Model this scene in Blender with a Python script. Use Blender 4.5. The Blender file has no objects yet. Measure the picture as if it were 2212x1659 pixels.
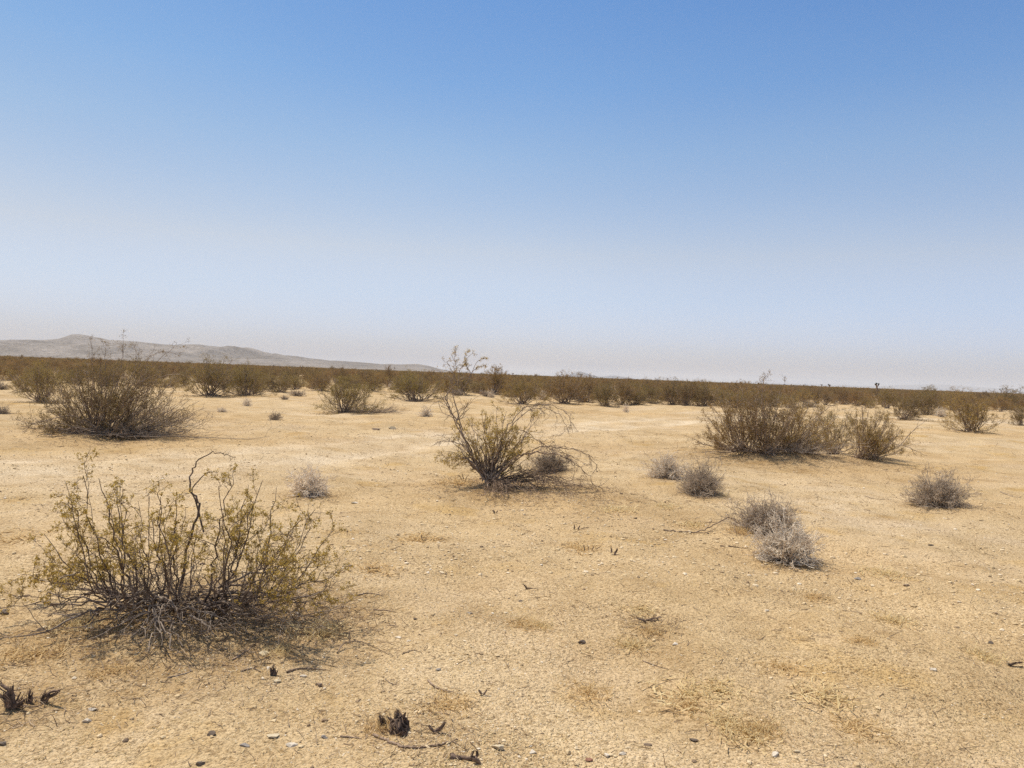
import bpy, math
import numpy as np
from mathutils import Matrix, Vector
R_ = math.radians
sc = bpy.context.scene

# ------------------------------------------------------------------ camera
CAM = np.array([0.0, 0.0, 1.6]); PITCH = R_(0.70); ROLL = R_(2.12)
FPX = 1662.0; CX, CY = 1106.0, 829.5               # reference frame of 2212 x 1659
fwd = np.array([0, math.cos(PITCH), -math.sin(PITCH)])
rt0 = np.array([1.0, 0, 0]); up0 = np.cross(rt0, fwd)
rt = math.cos(ROLL)*rt0 + math.sin(ROLL)*up0
up = -math.sin(ROLL)*rt0 + math.cos(ROLL)*up0
cam = bpy.data.objects.new('camera', bpy.data.cameras.new('camera'))
sc.collection.objects.link(cam)
m = Matrix.Identity(4)
for i in range(3):
    m[i][0] = rt[i]; m[i][1] = up[i]; m[i][2] = -fwd[i]; m[i][3] = CAM[i]
cam.matrix_world = m
cam.data.sensor_width = 36; cam.data.lens = 36*FPX/2212
cam.data.clip_start = 0.05; cam.data.clip_end = 90000
sc.camera = cam

# ------------------------------------------------------------------ light
SUN_EL = 66.0
SUN_DIR = np.array([-0.84, 0.54, 0]); SUN_DIR /= np.linalg.norm(SUN_DIR)
sdir = np.array([SUN_DIR[0]*math.cos(R_(SUN_EL)), SUN_DIR[1]*math.cos(R_(SUN_EL)), math.sin(R_(SUN_EL))])
sun = bpy.data.objects.new('sun', bpy.data.lights.new('sun', 'SUN'))
sc.collection.objects.link(sun)
sun.data.energy = 4.5; sun.data.angle = R_(0.55); sun.data.color = (1.0, 0.94, 0.83)
sun.rotation_euler = Vector(sdir).to_track_quat('Z', 'Y').to_euler()

world = bpy.data.worlds.new('World'); sc.world = world; world.use_nodes = True
wt = world.node_tree; wt.nodes.clear()
wo = wt.nodes.new('ShaderNodeOutputWorld'); bg = wt.nodes.new('ShaderNodeBackground')
sky = wt.nodes.new('ShaderNodeTexSky'); sky.sky_type = 'NISHITA'; sky.sun_disc = False
sky.sun_elevation = R_(SUN_EL); sky.sun_rotation = math.atan2(SUN_DIR[0], SUN_DIR[1])
sky.altitude = 700; sky.air_density = 1.0; sky.dust_density = 2.0; sky.ozone_density = 1.6
bg.inputs[1].default_value = 0.13
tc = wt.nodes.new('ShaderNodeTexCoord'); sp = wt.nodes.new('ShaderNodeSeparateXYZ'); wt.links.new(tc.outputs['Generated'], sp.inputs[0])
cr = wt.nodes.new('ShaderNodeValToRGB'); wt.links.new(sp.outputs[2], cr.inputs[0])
SKYT = [(0.0, (.96, .93, 1.15)), (.05, (1.05, 1.0, 1.21)), (.10, (1.14, 1.045, 1.11)), (.155, (1.30, 1.09, .99)), (.275, (1.0, 1.08, 1.09)), (.35, (.76, 1.0, 1.14)), (.46, (.58, .90, 1.15)), (.75, (1.05, .97, .84))]  # last stop: unseen sky above the frame, warmed to cut blue fill light
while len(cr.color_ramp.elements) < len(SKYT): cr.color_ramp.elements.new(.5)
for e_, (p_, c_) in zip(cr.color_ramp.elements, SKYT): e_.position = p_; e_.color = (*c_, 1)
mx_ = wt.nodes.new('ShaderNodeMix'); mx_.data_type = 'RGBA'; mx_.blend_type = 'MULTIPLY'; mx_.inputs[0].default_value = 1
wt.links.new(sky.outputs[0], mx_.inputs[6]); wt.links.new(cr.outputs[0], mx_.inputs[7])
cr2 = wt.nodes.new('ShaderNodeValToRGB'); mr_ = wt.nodes.new('ShaderNodeMapRange'); mr_.inputs[1].default_value = -.65; mr_.inputs[2].default_value = .65
wt.links.new(sp.outputs[0], mr_.inputs[0]); wt.links.new(mr_.outputs[0], cr2.inputs[0])
cr2.color_ramp.elements[0].color = (.90, .89, .86, 1); cr2.color_ramp.elements[1].color = (1.02, 1.03, 1.07, 1)
e_ = cr2.color_ramp.elements.new(.5); e_.color = (1, 1, 1, 1)
nz_ = wt.nodes.new('ShaderNodeTexNoise'); nz_.inputs['Scale'].default_value = 1.6; nz_.inputs['Detail'].default_value = 2
mp_ = wt.nodes.new('ShaderNodeMapping'); mp_.inputs['Scale'].default_value = (1, 1, 3.5); wt.links.new(tc.outputs['Generated'], mp_.inputs[0]); wt.links.new(mp_.outputs[0], nz_.inputs['Vector'])
cr3 = wt.nodes.new('ShaderNodeValToRGB'); wt.links.new(nz_.outputs[0], cr3.inputs[0])
cr3.color_ramp.elements[0].position = .3; cr3.color_ramp.elements[0].color = (.965, .975, .99, 1); cr3.color_ramp.elements[1].position = .7; cr3.color_ramp.elements[1].color = (1.035, 1.025, 1.01, 1)
mx3 = wt.nodes.new('ShaderNodeMix'); mx3.data_type = 'RGBA'; mx3.blend_type = 'MULTIPLY'; mx3.inputs[0].default_value = 1
mx2 = wt.nodes.new('ShaderNodeMix'); mx2.data_type = 'RGBA'; mx2.blend_type = 'MULTIPLY'; mx2.inputs[0].default_value = 1
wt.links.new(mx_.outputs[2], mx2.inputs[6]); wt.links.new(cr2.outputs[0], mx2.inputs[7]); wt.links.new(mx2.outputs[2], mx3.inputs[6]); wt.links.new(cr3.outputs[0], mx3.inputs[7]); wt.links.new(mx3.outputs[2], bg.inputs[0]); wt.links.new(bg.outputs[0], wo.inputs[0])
sc.view_settings.view_transform = 'Standard'; sc.view_settings.look = 'None'
sc.view_settings.exposure = 0.0; sc.view_settings.gamma = 1
sc.cycles.max_bounces = 5; sc.cycles.diffuse_bounces = 3; sc.cycles.transmission_bounces = 3
sc.cycles.volume_bounces = 1; sc.cycles.use_denoising = False; sc.cycles.denoiser = 'OPENIMAGEDENOISE'; sc.cycles.denoising_input_passes = 'RGB_ALBEDO_NORMAL'

# ------------------------------------------------------------------ pixel -> place helpers
def ray(px, py):
    d = rt*(px-CX)/FPX + up*(-(py-CY)/FPX) + fwd
    return d
def at(px, py):                       # point on the plain seen at that pixel
    d = ray(px, py); p = CAM + d*(-CAM[2]/d[2])
    for _ in range(4):
        z = float(hgt(p[0], p[1])); p = CAM + d*((z-CAM[2])/d[2])
    return np.array([p[0], p[1], float(hgt(p[0], p[1]))])
def G(px, py, Y):                     # point at that pixel on the vertical plane y = Y
    d = ray(px, py); return CAM + d*(Y/d[1])

# ------------------------------------------------------------------ ground height
MOUNDS = []                           # (x, y, radius, height)
_hr = np.random.default_rng(5)
_W = [(_hr.uniform(0, 2*math.pi), _hr.uniform(0, 2*math.pi), L, A) for L, A in
      ((0.55, .005), (0.8, .008), (1.3, .012), (1.9, .014), (2.7, .012), (4.1, .017), (6.3, .02), (9.7, .025),
       (37, .03), (61, .05), (140, .10), (310, .16))]
def hgt(x, y):
    x = np.asarray(x, float); y = np.asarray(y, float); r = np.hypot(x, y); z = 0*x
    for a, ph, L, A in _W:
        k = 2*math.pi/L
        f = 1.0 if L < 20 else np.clip((r-15)/120, 0, 1)
        z = z + A*f*np.sin(k*(x*math.cos(a)+y*math.sin(a)) + ph + 1.3*np.sin(0.37*k*(x*math.sin(a)-y*math.cos(a))))
    for mx, my, mr, mh in MOUNDS:
        z = z + mh*np.exp(-((x-mx)**2+(y-my)**2)/(mr*mr))
    return z

# ------------------------------------------------------------------ object helpers
COL = sc.collection
def tag(o, label=None, cat=None, group=None, kind=None):
    if label: o['label'] = label
    if cat: o['category'] = cat
    if group: o['group'] = group
    if kind: o['kind'] = kind
    return o
def empty(name, loc, rz=0, s=1.0):
    o = bpy.data.objects.new(name, None); COL.objects.link(o)
    o.location = tuple(map(float, loc)); o.rotation_euler = (0, 0, rz); o.scale = (s,)*3 if np.isscalar(s) else s
    o.empty_display_size = 0.2
    return o
def mesh(name, V, F, mat, attr=None, smooth=False):
    """F: list of (n,k) int arrays of faces"""
    V = np.ascontiguousarray(V, np.float32); me = bpy.data.meshes.new(name)
    F = [f for f in F if len(f)]
    me.vertices.add(len(V)); me.vertices.foreach_set('co', V.ravel())
    tot = sum(f.size for f in F); n = sum(len(f) for f in F)
    me.loops.add(tot); me.loops.foreach_set('vertex_index', np.concatenate([f.ravel() for f in F]).astype(np.int32))
    me.polygons.add(n)
    sizes = np.concatenate([np.full(len(f), f.shape[1]) for f in F])
    st = np.concatenate([[0], np.cumsum(sizes)[:-1]])
    me.polygons.foreach_set('loop_start', st.astype(np.int32))
    me.polygons.foreach_set('use_smooth', np.full(n, smooth))
    for k, a in (attr or {}).items():
        t = me.attributes.new(k, 'FLOAT', 'POINT'); t.data.foreach_set('value', np.ascontiguousarray(a, np.float32))
    me.update(calc_edges=True); me.materials.append(mat)
    return me
def obj(name, me, parent=None):
    o = bpy.data.objects.new(name, me); COL.objects.link(o)
    if parent: o.parent = parent
    return o
def copy_tree(o, parent=None):
    c = o.copy(); COL.objects.link(c)
    if parent: c.parent = parent
    for ch in list(o.children): copy_tree(ch, c)
    return c

# ------------------------------------------------------------------ materials
def newmat(name):
    mt = bpy.data.materials.new(name); mt.use_nodes = True
    nt = mt.node_tree; b = nt.nodes['Principled BSDF']; b.inputs['Specular IOR Level'].default_value = 0.25
    return mt, nt, b
def nd(nt, typ, **kw):
    n = nt.nodes.new(typ)
    for k, v in kw.items(): setattr(n, k, v)
    return n
def ramp(nt, fac, stops, interp='LINEAR'):
    r = nd(nt, 'ShaderNodeValToRGB'); r.color_ramp.interpolation = interp
    e = r.color_ramp.elements
    while len(e) < len(stops): e.new(0.5)
    for i, (p, c) in enumerate(stops):
        e[i].position = p; e[i].color = (*c, 1) if len(c) == 3 else c
    nt.links.new(fac, r.inputs[0]); return r.outputs[0]
def mix(nt, fac, a, b, mode='MIX'):
    n = nd(nt, 'ShaderNodeMix', data_type='RGBA', blend_type=mode)
    for sock, v in ((n.inputs[0], fac), (n.inputs[6], a), (n.inputs[7], b)):
        if isinstance(v, (int, float)): sock.default_value = v
        elif isinstance(v, tuple): sock.default_value = (*v, 1)
        else: nt.links.new(v, sock)
    return n.outputs[2]
def math_(nt, op, a, b=None, clamp=False):
    n = nd(nt, 'ShaderNodeMath', operation=op); n.use_clamp = clamp
    for sock, v in ((n.inputs[0], a), (n.inputs[1], b)):
        if v is None: continue
        if isinstance(v, (int, float)): sock.default_value = v
        else: nt.links.new(v, sock)
    return n.outputs[0]
def noise(nt, vec, scale, detail=3, rough=0.55):
    n = nd(nt, 'ShaderNodeTexNoise'); n.inputs['Scale'].default_value = scale
    n.inputs['Detail'].default_value = detail; n.inputs['Roughness'].default_value = rough
    nt.links.new(vec, n.inputs['Vector']); return n.outputs[0]
def texco(nt): return nd(nt, 'ShaderNodeTexCoord').outputs['Object']

def wood_mat(name, c1, c2, scale=18, rough=0.85):
    mt, nt, b = newmat(name); v = texco(nt)
    n = noise(nt, v, scale, 3)
    oi = nd(nt, 'ShaderNodeObjectInfo')
    c = ramp(nt, n, [(0.35, c1), (0.68, c2)])
    k = math_(nt, 'MULTIPLY_ADD', oi.outputs['Random'], 0.3); nt.nodes[-1].inputs[2].default_value = 0.85
    cc = nd(nt, 'ShaderNodeVectorMath', operation='SCALE'); nt.links.new(c, cc.inputs[0]); nt.links.new(k, cc.inputs['Scale'])
    nt.links.new(cc.outputs[0], b.inputs['Base Color']); b.inputs['Roughness'].default_value = rough
    return mt
def leaf_mat(name, c1, c2, c3, scale=5, vary=False):
    mt, nt, b = newmat(name); v = texco(nt)
    n = noise(nt, v, scale, 2); n2 = nd(nt, 'ShaderNodeTexWhiteNoise'); g = nd(nt, 'ShaderNodeNewGeometry')
    nt.links.new(g.outputs['Random Per Island'], n2.inputs['Vector'])
    c = ramp(nt, n, [(0.35, c1), (0.65, c2)])
    c = mix(nt, ramp(nt, g.outputs['Random Per Island'], [(0.55, (0, 0, 0)), (1, (.9, .9, .9))]), c, c3)
    if vary:
        oi = nd(nt, 'ShaderNodeObjectInfo')
        c = mix(nt, 1.0, c, ramp(nt, oi.outputs['Random'], [(0, (1.06, .93, .80)), (.35, (.74, .72, .75)), (.7, (1, 1.06, .8)), (1, (1.4, 1.25, 1.1))]), 'MULTIPLY')
    nt.links.new(c, b.inputs['Base Color']); b.inputs['Roughness'].default_value = 0.6
    tr = nd(nt, 'ShaderNodeBsdfTranslucent'); nt.links.new(c, tr.inputs[0])
    ms = nd(nt, 'ShaderNodeMixShader'); ms.inputs[0].default_value = 0.4
    nt.links.new(b.outputs[0], ms.inputs[1]); nt.links.new(tr.outputs[0], ms.inputs[2])
    nt.links.new(ms.outputs[0], nt.nodes['Material Output'].inputs[0])
    return mt
M_STEM = wood_mat('creosote_bark', (.18, .132, .098), (.46, .36, .275), 14)
M_STEMH = wood_mat('creosote_bark_near', (.10, .07, .052), (.29, .215, .165), 22)
M_DEAD = wood_mat('dead_grey_wood', (.235, .18, .135), (.50, .405, .31), 14)
M_ROOT = wood_mat('weathered_root_wood', (.15, .112, .085), (.37, .295, .225), 20)
M_BROWN = wood_mat('dead_brown_wood', (.15, .10, .066), (.38, .275, .195), 25)
M_STUMP = wood_mat('charred_stump_wood', (.065, .042, .029), (.30, .205, .145), 40)
M_SHRUB = wood_mat('dry_shrub_pale_twigs', (.64, .52, .39), (.95, .83, .66), 9)
M_SHRUBD = wood_mat('dry_shrub_dark_twigs', (.26, .20, .145), (.57, .465, .35), 9)
M_LEAF = leaf_mat('creosote_leaves', (.50, .345, .07), (.64, .46, .11), (.32, .22, .07))
M_LEAFB = leaf_mat('creosote_leaves_brownish', (.27, .175, .065), (.35, .24, .082), (.18, .118, .055), 1.5, True)
M_LEAFO = leaf_mat('creosote_leaves_olive', (.30, .205, .066), (.385, .275, .085), (.19, .13, .057), 1.2, True)
M_GRASS = leaf_mat('dry_straw', (.74, .58, .30), (.86, .71, .42), (.60, .43, .21), 2)
M_LITTER = wood_mat('twig_litter', (.18, .12, .075), (.46, .34, .22), 6)

def stone_mat(name, c1, c2):
    mt, nt, b = newmat(name); v = texco(nt)
    nt.links.new(ramp(nt, noise(nt, v, 40, 5, .7), [(0.3, c1), (0.7, c2)]), b.inputs['Base Color'])
    bp = nd(nt, 'ShaderNodeBump'); bp.inputs['Strength'].default_value = .5; bp.inputs['Distance'].default_value = .004
    nt.links.new(noise(nt, v, 90, 4), bp.inputs['Height']); nt.links.new(bp.outputs[0], b.inputs['Normal'])
    b.inputs['Roughness'].default_value = .8
    return mt
SM = {'white': stone_mat('white_quartz', (.56, .47, .36), (.76, .67, .54)),
      'cream': stone_mat('cream_stone', (.52, .42, .27), (.68, .57, .40)),
      'dark': stone_mat('dark_stone', (.10, .075, .055), (.25, .19, .14)),
      'grey': stone_mat('grey_stone', (.22, .19, .165), (.36, .32, .28)),
      'red': stone_mat('red_stone', (.24, .11, .07), (.36, .18, .12)),
      'brown': stone_mat('brown_stone', (.20, .14, .09), (.33, .24, .17))}

# gravel: every pebble carries its own shade
M_GRAVEL, nt, b = newmat('gravel')
a_ = nd(nt, 'ShaderNodeAttribute', attribute_name='shade')
nt.links.new(ramp(nt, a_.outputs['Fac'], [(0.0, (.10, .07, .05)), (0.10, (.28, .19, .115)), (0.18, (.52, .38, .21)), (0.6, (.64, .49, .29)),
     (0.85, (.72, .575, .38)), (1.0, (.80, .70, .56))]), b.inputs['Base Color'])
b.inputs['Roughness'].default_value = .85

# ground
M_GROUND, nt, b = newmat('desert_sand')
v = texco(nt)
base = ramp(nt, noise(nt, v, .33, 5, .6), [(0.30, (.545, .385, .205)), (0.48, (.605, .45, .26)), (0.66, (.64, .495, .325))])
# fine-grained yellow patches (dry annual grass stubble) and pinkish gravel lenses
py_ = ramp(nt, noise(nt, v, .75, 6, .66), [(0.56, (0, 0, 0)), (0.66, (1, 1, 1))])
base = mix(nt, math_(nt, 'MULTIPLY', py_, .6), base, (.56, .36, .125))
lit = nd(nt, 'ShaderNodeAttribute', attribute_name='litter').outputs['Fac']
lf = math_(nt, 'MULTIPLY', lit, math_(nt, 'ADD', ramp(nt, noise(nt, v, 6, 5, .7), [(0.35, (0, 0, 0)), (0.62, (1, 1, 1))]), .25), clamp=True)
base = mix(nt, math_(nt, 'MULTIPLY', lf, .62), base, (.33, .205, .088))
trk = nd(nt, 'ShaderNodeAttribute', attribute_name='track').outputs['Fac']
base = mix(nt, math_(nt, 'MULTIPLY', trk, .75), base, (.74, .60, .42))
base = mix(nt, ramp(nt, noise(nt, v, .16, 4, .6), [(.45, (0, 0, 0)), (.62, (.8, .8, .8))]), base, (.56, .388, .197))
# speckles at several sizes
gm = ramp(nt, noise(nt, v, .55, 4, .6), [(.38, (.30, .30, .30)), (.58, (1, 1, 1))])
base = mix(nt, 1.0, base, ramp(nt, noise(nt, v, 1.7, 6, .7), [(.32, (.84, .80, .74)), (.5, (1, 1, 1)), (.7, (1.06, 1.07, 1.10))]), 'MULTIPLY')
base = mix(nt, 1.0, base, ramp(nt, noise(nt, v, .42, 3, .6), [(.36, (.90, .885, .86)), (.6, (1.03, 1.03, 1.03))]), 'MULTIPLY')
def speck(scale, lo, hi, stops, amt, cur, stretch=1):
    vv = v
    if stretch != 1:
        mp = nd(nt, 'ShaderNodeMapping'); mp.inputs['Scale'].default_value = (1, stretch, 1)
        nt.links.new(v, mp.inputs['Vector']); vv = mp.outputs[0]
    vo = nd(nt, 'ShaderNodeTexVoronoi'); vo.inputs['Scale'].default_value = scale; nt.links.new(vv, vo.inputs['Vector'])
    sx = nd(nt, 'ShaderNodeSeparateColor'); nt.links.new(vo.outputs['Color'], sx.inputs[0])
    c = ramp(nt, sx.outputs[0], stops, 'CONSTANT')
    msk = ramp(nt, vo.outputs['Distance'], [(lo, (1, 1, 1)), (hi, (0, 0, 0))])
    f = math_(nt, 'MULTIPLY', math_(nt, 'MULTIPLY', msk, gm), amt)
    return mix(nt, f, cur, mix(nt, 1.0, cur, c, 'MULTIPLY')), vo.outputs['Distance'], sx.outputs[1]
base, d1, _ = speck(95, .35, .6, [(0, (.42, .36, .30)), (.16, (.78, .74, .68)), (.36, (1, 1, 1)), (.72, (1.18, 1.2, 1.22)), (.9, (1.4, 1.42, 1.5))], .85, base)
base, d2, _ = speck(34, .30, .48, [(0, (.36, .30, .25)), (.10, (.75, .7, .64)), (.20, (1, 1, 1)), (.82, (1.15, 1.17, 1.2)), (.93, (1.38, 1.42, 1.5))], .8, base)
base, d3, _ = speck(11.0, .10, .22, [(0, (.50, .42, .34)), (.10, (1, 1, 1)), (.95, (1.25, 1.28, 1.32))], .7, base)
base = mix(nt, 1.0, base, ramp(nt, noise(nt, v, 48, 4, .75), [(.36, (.62, .57, .50)), (.50, (1, 1, 1)), (.66, (1.16, 1.16, 1.16))]), 'MULTIPLY')
nt.links.new(base, b.inputs['Base Color']); b.inputs['Roughness'].default_value = .95; b.inputs['Specular IOR Level'].default_value = .1
hsum = math_(nt, 'ADD', math_(nt, 'MULTIPLY', ramp(nt, d1, [(0, (1, 1, 1)), (.6, (0, 0, 0))]), .35),
             math_(nt, 'ADD', math_(nt, 'MULTIPLY', ramp(nt, d2, [(0, (1, 1, 1)), (.5, (0, 0, 0))]), .5), noise(nt, v, 22, 6, .7)))
bp = nd(nt, 'ShaderNodeBump'); bp.inputs['Strength'].default_value = 1.0; bp.inputs['Distance'].default_value = .015
nt.links.new(hsum, bp.inputs['Height'])
bp2 = nd(nt, 'ShaderNodeBump'); bp2.inputs['Strength'].default_value = .7; bp2.inputs['Distance'].default_value = .05
nt.links.new(noise(nt, v, 3.2, 6, .65), bp2.inputs['Height']); nt.links.new(bp.outputs[0], bp2.inputs['Normal'])
nt.links.new(bp2.outputs[0], b.inputs['Normal'])

# ------------------------------------------------------------------ growing
def unit(a): return a/np.maximum(np.linalg.norm(a, axis=-1, keepdims=True), 1e-9)
def wander(rng, start, dirs, length, S, kink, upb=0.0):
    N = len(start); P = np.empty((N, S+1, 3)); P[:, 0] = start; d = unit(dirs)
    st = (np.broadcast_to(length, (N,))/S)[:, None]
    for s in range(S):
        d = d + rng.normal(0, kink, (N, 3)); d[:, 2] += upb; d = unit(d)
        P[:, s+1] = P[:, s] + d*st
    return P
def taper(r0, S, tip=.35):
    t = np.linspace(0, 1, S+1)
    return np.asarray(r0)[:, None]*(1-(1-tip)*t)[None, :]
def spawn(rng, P, R, n, tlo, thi, ang, lr, rr, S, kink, upb, rmin, lmul=None):
    N, K, _ = P.shape; S0 = K-1
    L = np.linalg.norm(np.diff(P, axis=1), axis=2).sum(1)
    n = rng.poisson(n, N) if not np.isscalar(n) else np.full(N, n)
    par = np.repeat(np.arange(N), n); M = len(par)
    if M == 0: return np.zeros((0, S+1, 3)), np.zeros((0, S+1))
    t = rng.uniform(tlo, thi, M)*S0; i = np.minimum(t.astype(int), S0-1); f = (t-i)[:, None]
    p = P[par, i]*(1-f)+P[par, i+1]*f; tg = unit(P[par, i+1]-P[par, i])
    perp = unit(np.cross(tg, rng.normal(size=(M, 3))))
    a = R_(ang)*rng.uniform(.6, 1.35, M)[:, None]
    d = tg*np.cos(a)+perp*np.sin(a)
    ln = L[par]*lr*rng.uniform(.55, 1.25, M)*(1.15-.6*t/S0)
    r = np.maximum(R[par, i]*rr*rng.uniform(.8, 1.1, M), rmin)
    return wander(rng, p, d, ln, S, kink, upb), taper(r, S, .5)
class Geo:
    def __init__(s): s.V = []; s.F4 = []; s.F3 = []; s.n = 0
    def add(s, V, F4=None, F3=None):
        V = V.reshape(-1, 3); s.V.append(V)
        if F4 is not None: s.F4.append(F4+s.n)
        if F3 is not None: s.F3.append(F3+s.n)
        s.n += len(V)
    def tubes(s, P, R, k, rng, floor=None):
        N, K, _ = P.shape
        if N == 0: return
        if floor is not None: P = P.copy(); P[..., 2] = np.maximum(P[..., 2], floor)
        T = np.empty_like(P); T[:, 1:-1] = P[:, 2:]-P[:, :-2]; T[:, 0] = P[:, 1]-P[:, 0]; T[:, -1] = P[:, -1]-P[:, -2]
        T = unit(T); ref = rng.normal(size=(N, 1, 3)); ref = unit(ref-(ref*T[:, :1]).sum(-1, keepdims=True)*T[:, :1])
        U = unit(np.cross(T, ref)); W = np.cross(T, U)
        a = np.arange(k)*2*math.pi/k
        V = P[:, :, None]+R[:, :, None, None]*(U[:, :, None]*np.cos(a)[:, None]+W[:, :, None]*np.sin(a)[:, None])
        j = np.arange(k); jn = (j+1) % k; seg = np.arange(K-1)[:, None]*k
        q = np.stack([seg+j, seg+jn, seg+k+jn, seg+k+j], -1).reshape(-1, 4)
        F = (q[None]+(np.arange(N)*K*k)[:, None, None]).reshape(-1, 4)
        s.add(V, F4=F)
    def leaves(s, rng, C, size, ar=.55):
        M = len(C); u = unit(rng.normal(size=(M, 3))); w = unit(np.cross(u, rng.normal(size=(M, 3))))
        sz = (size*rng.uniform(.6, 1.3, M))[:, None]
        V = np.stack([C-u*sz*.5, C+w*sz*.5*ar, C+u*sz*.5, C-w*sz*.5*ar], 1)
        s.add(V, F4=np.arange(4*M).reshape(M, 4))
    def mesh(s, name, mat, smooth=False, attr=None):
        return mesh(name, np.concatenate(s.V), [np.concatenate(s.F4) if s.F4 else np.zeros((0, 4), int), np.concatenate(s.F3) if s.F3 else np.zeros((0, 3), int)], mat, attr, smooth)
def leaf_points(rng, P, n, tlo, spread):
    N, K, _ = P.shape; M = N*n; par = np.repeat(np.arange(N), n)
    t = np.clip(tlo+(1-tlo)*np.ceil(rng.uniform(0, 1, M)*3)/3+rng.normal(0, .035, M), 0, 1)*(K-1); i = np.minimum(t.astype(int), K-2); f = (t-i)[:, None]
    return P[par, i]*(1-f)+P[par, i+1]*f + rng.normal(0, spread, (M, 3))
def bezier_path(rng, pts, S, jit):
    """smooth kinked path through control points (k,3)"""
    pts = np.asarray(pts, float); k = len(pts)
    t = np.linspace(0, k-1, S+1); i = np.minimum(t.astype(int), k-2); f = (t-i)[:, None]
    Pm = np.vstack([2*pts[0]-pts[1], pts, 2*pts[-1]-pts[-2]])
    p0, p1, p2, p3 = Pm[i], Pm[i+1], Pm[i+2], Pm[i+3]
    P = .5*((2*p1)+(-p0+p2)*f+(2*p0-5*p1+4*p2-p3)*f*f+(-p0+3*p1-3*p2+p3)*f**3)
    L = np.linalg.norm(np.diff(pts, axis=0), axis=1).sum()
    n_ = rng.normal(0, jit*L, (S+1, 3)); n_[0] = 0; n_[-1] *= .3
    return P+n_

def stems_to_tips(rng, base, tips, S, jit, bow=.25, spread=.1):
    """guided main stems: each leaves the crown low and bends up to its tip"""
    out = []
    for tp in tips:
        b0 = base+np.array([rng.normal(0, spread), rng.normal(0, spread), -.02])
        mid = b0+(tp-b0)*.5; hz = tp-b0
        mid[2] -= bow*abs(hz[2])*rng.uniform(.2, 1)*min(1, 1.2*np.hypot(hz[0], hz[1])/max(abs(hz[2]), .05))
        mid[2] = max(mid[2], base[2]+.01)
        out.append(bezier_path(rng, [b0, mid, tp], S, jit))
    return np.array(out)

def foliage_and_wood(rng, P0, R0, lod, leafn, leafsize, kids=(7, 6), twig=1.0, dens=1.0, tl=.38, floor=None, upb=.05, woodG=None):
    g = woodG or Geo(); lv = Geo()
    g.tubes(P0, R0, 6 if lod == 0 else 4, rng, floor)
    P1, R1 = spawn(rng, P0, R0, kids[0], tl, .97, 34, .42*twig, .62, 6 if lod < 2 else 4, .22, upb, .0022 if lod == 0 else .003)
    g.tubes(P1, R1, 4 if lod == 0 else 3, rng, floor)
    P2, R2 = spawn(rng, P1, R1, kids[1], .2, 1, 42, .42*twig, .6, 4 if lod < 2 else 3, .3, upb, .0013 if lod == 0 else .0022)
    g.tubes(P2, R2, 3, rng, floor)
    if leafn: lv.leaves(rng, leaf_points(rng, P2, leafn, .25, leafsize*1.1), leafsize)
    return g, lv

def make_generic(seed, H, W, nst, lod=1, leafn=6, leafsize=.02, kids=(6, 5), low=.25, lean=(0, 0), rad=.011):
    """returns (wood mesh, leaf mesh) for a vase-shaped creosote bush standing on z = 0"""
    rng = np.random.default_rng(seed)
    az = rng.uniform(0, 2*math.pi, nst); q = rng.uniform(0, 1, nst)**.75
    ph = np.where(rng.uniform(size=nst) < low, rng.uniform(.05, .35, nst), rng.uniform(.45, 1.0, nst))
    rr = W/2*np.cos(ph*math.pi/2*.92)*rng.uniform(.75, 1.1, nst)
    tips = np.stack([rr*np.cos(az)+lean[0]*ph, rr*np.sin(az)+lean[1]*ph, H*.86*np.sin(ph*math.pi/2)*rng.uniform(.72, 1.1, nst)], 1)
    P0 = stems_to_tips(rng, np.zeros(3), tips, 8, .012, .3, W*.05)
    g, lv = foliage_and_wood(rng, P0, taper(np.full(nst, rad)*rng.uniform(.7, 1.2, nst), 8, .3), lod, leafn, leafsize, kids, floor=.004)
    return g, lv

CRE = {}
def creosote(key, name, g, lv, leafmat, stemmat=None):
    CRE[key] = (g.mesh(name+'_branches', stemmat or M_STEM), lv.mesh(name+'_foliage', leafmat))
LABELLED = []
def put_bush(key, loc, s, rz, label, group=None, name='creosote_bush', cat='bush', flag=None):
    root = empty(name, loc, rz, s); tag(root, label, cat, group)
    for nm, me in zip(('branches', 'foliage', 'dead_branches'), CRE[key]):
        if me is not None: obj(nm, me, root)
    return root

# ------------------------------------------------------------------ where the named bushes stand (pixels of the photograph)
HERO = (368, 1322); CENTRE = (1062, 1046); LEFTB = (213, 932)
for (px, py), mr, mh in ((HERO, .75, .07), (CENTRE, 1.0, .07), (LEFTB, 1.5, .09), ((330, 920), 1.4, .05), ((1640, 985), 1.6, .10), ((1720, 990), 1.4, .06), ((1865, 990), .9, .05)):
    p = at(px, py); MOUNDS.append((p[0], p[1], mr, mh))

LIT = []        # litter spots (x, y, radius, strength)
def litter(px, py, r, s): p = at(px, py); LIT.append((p[0], p[1], r, s))

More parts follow.
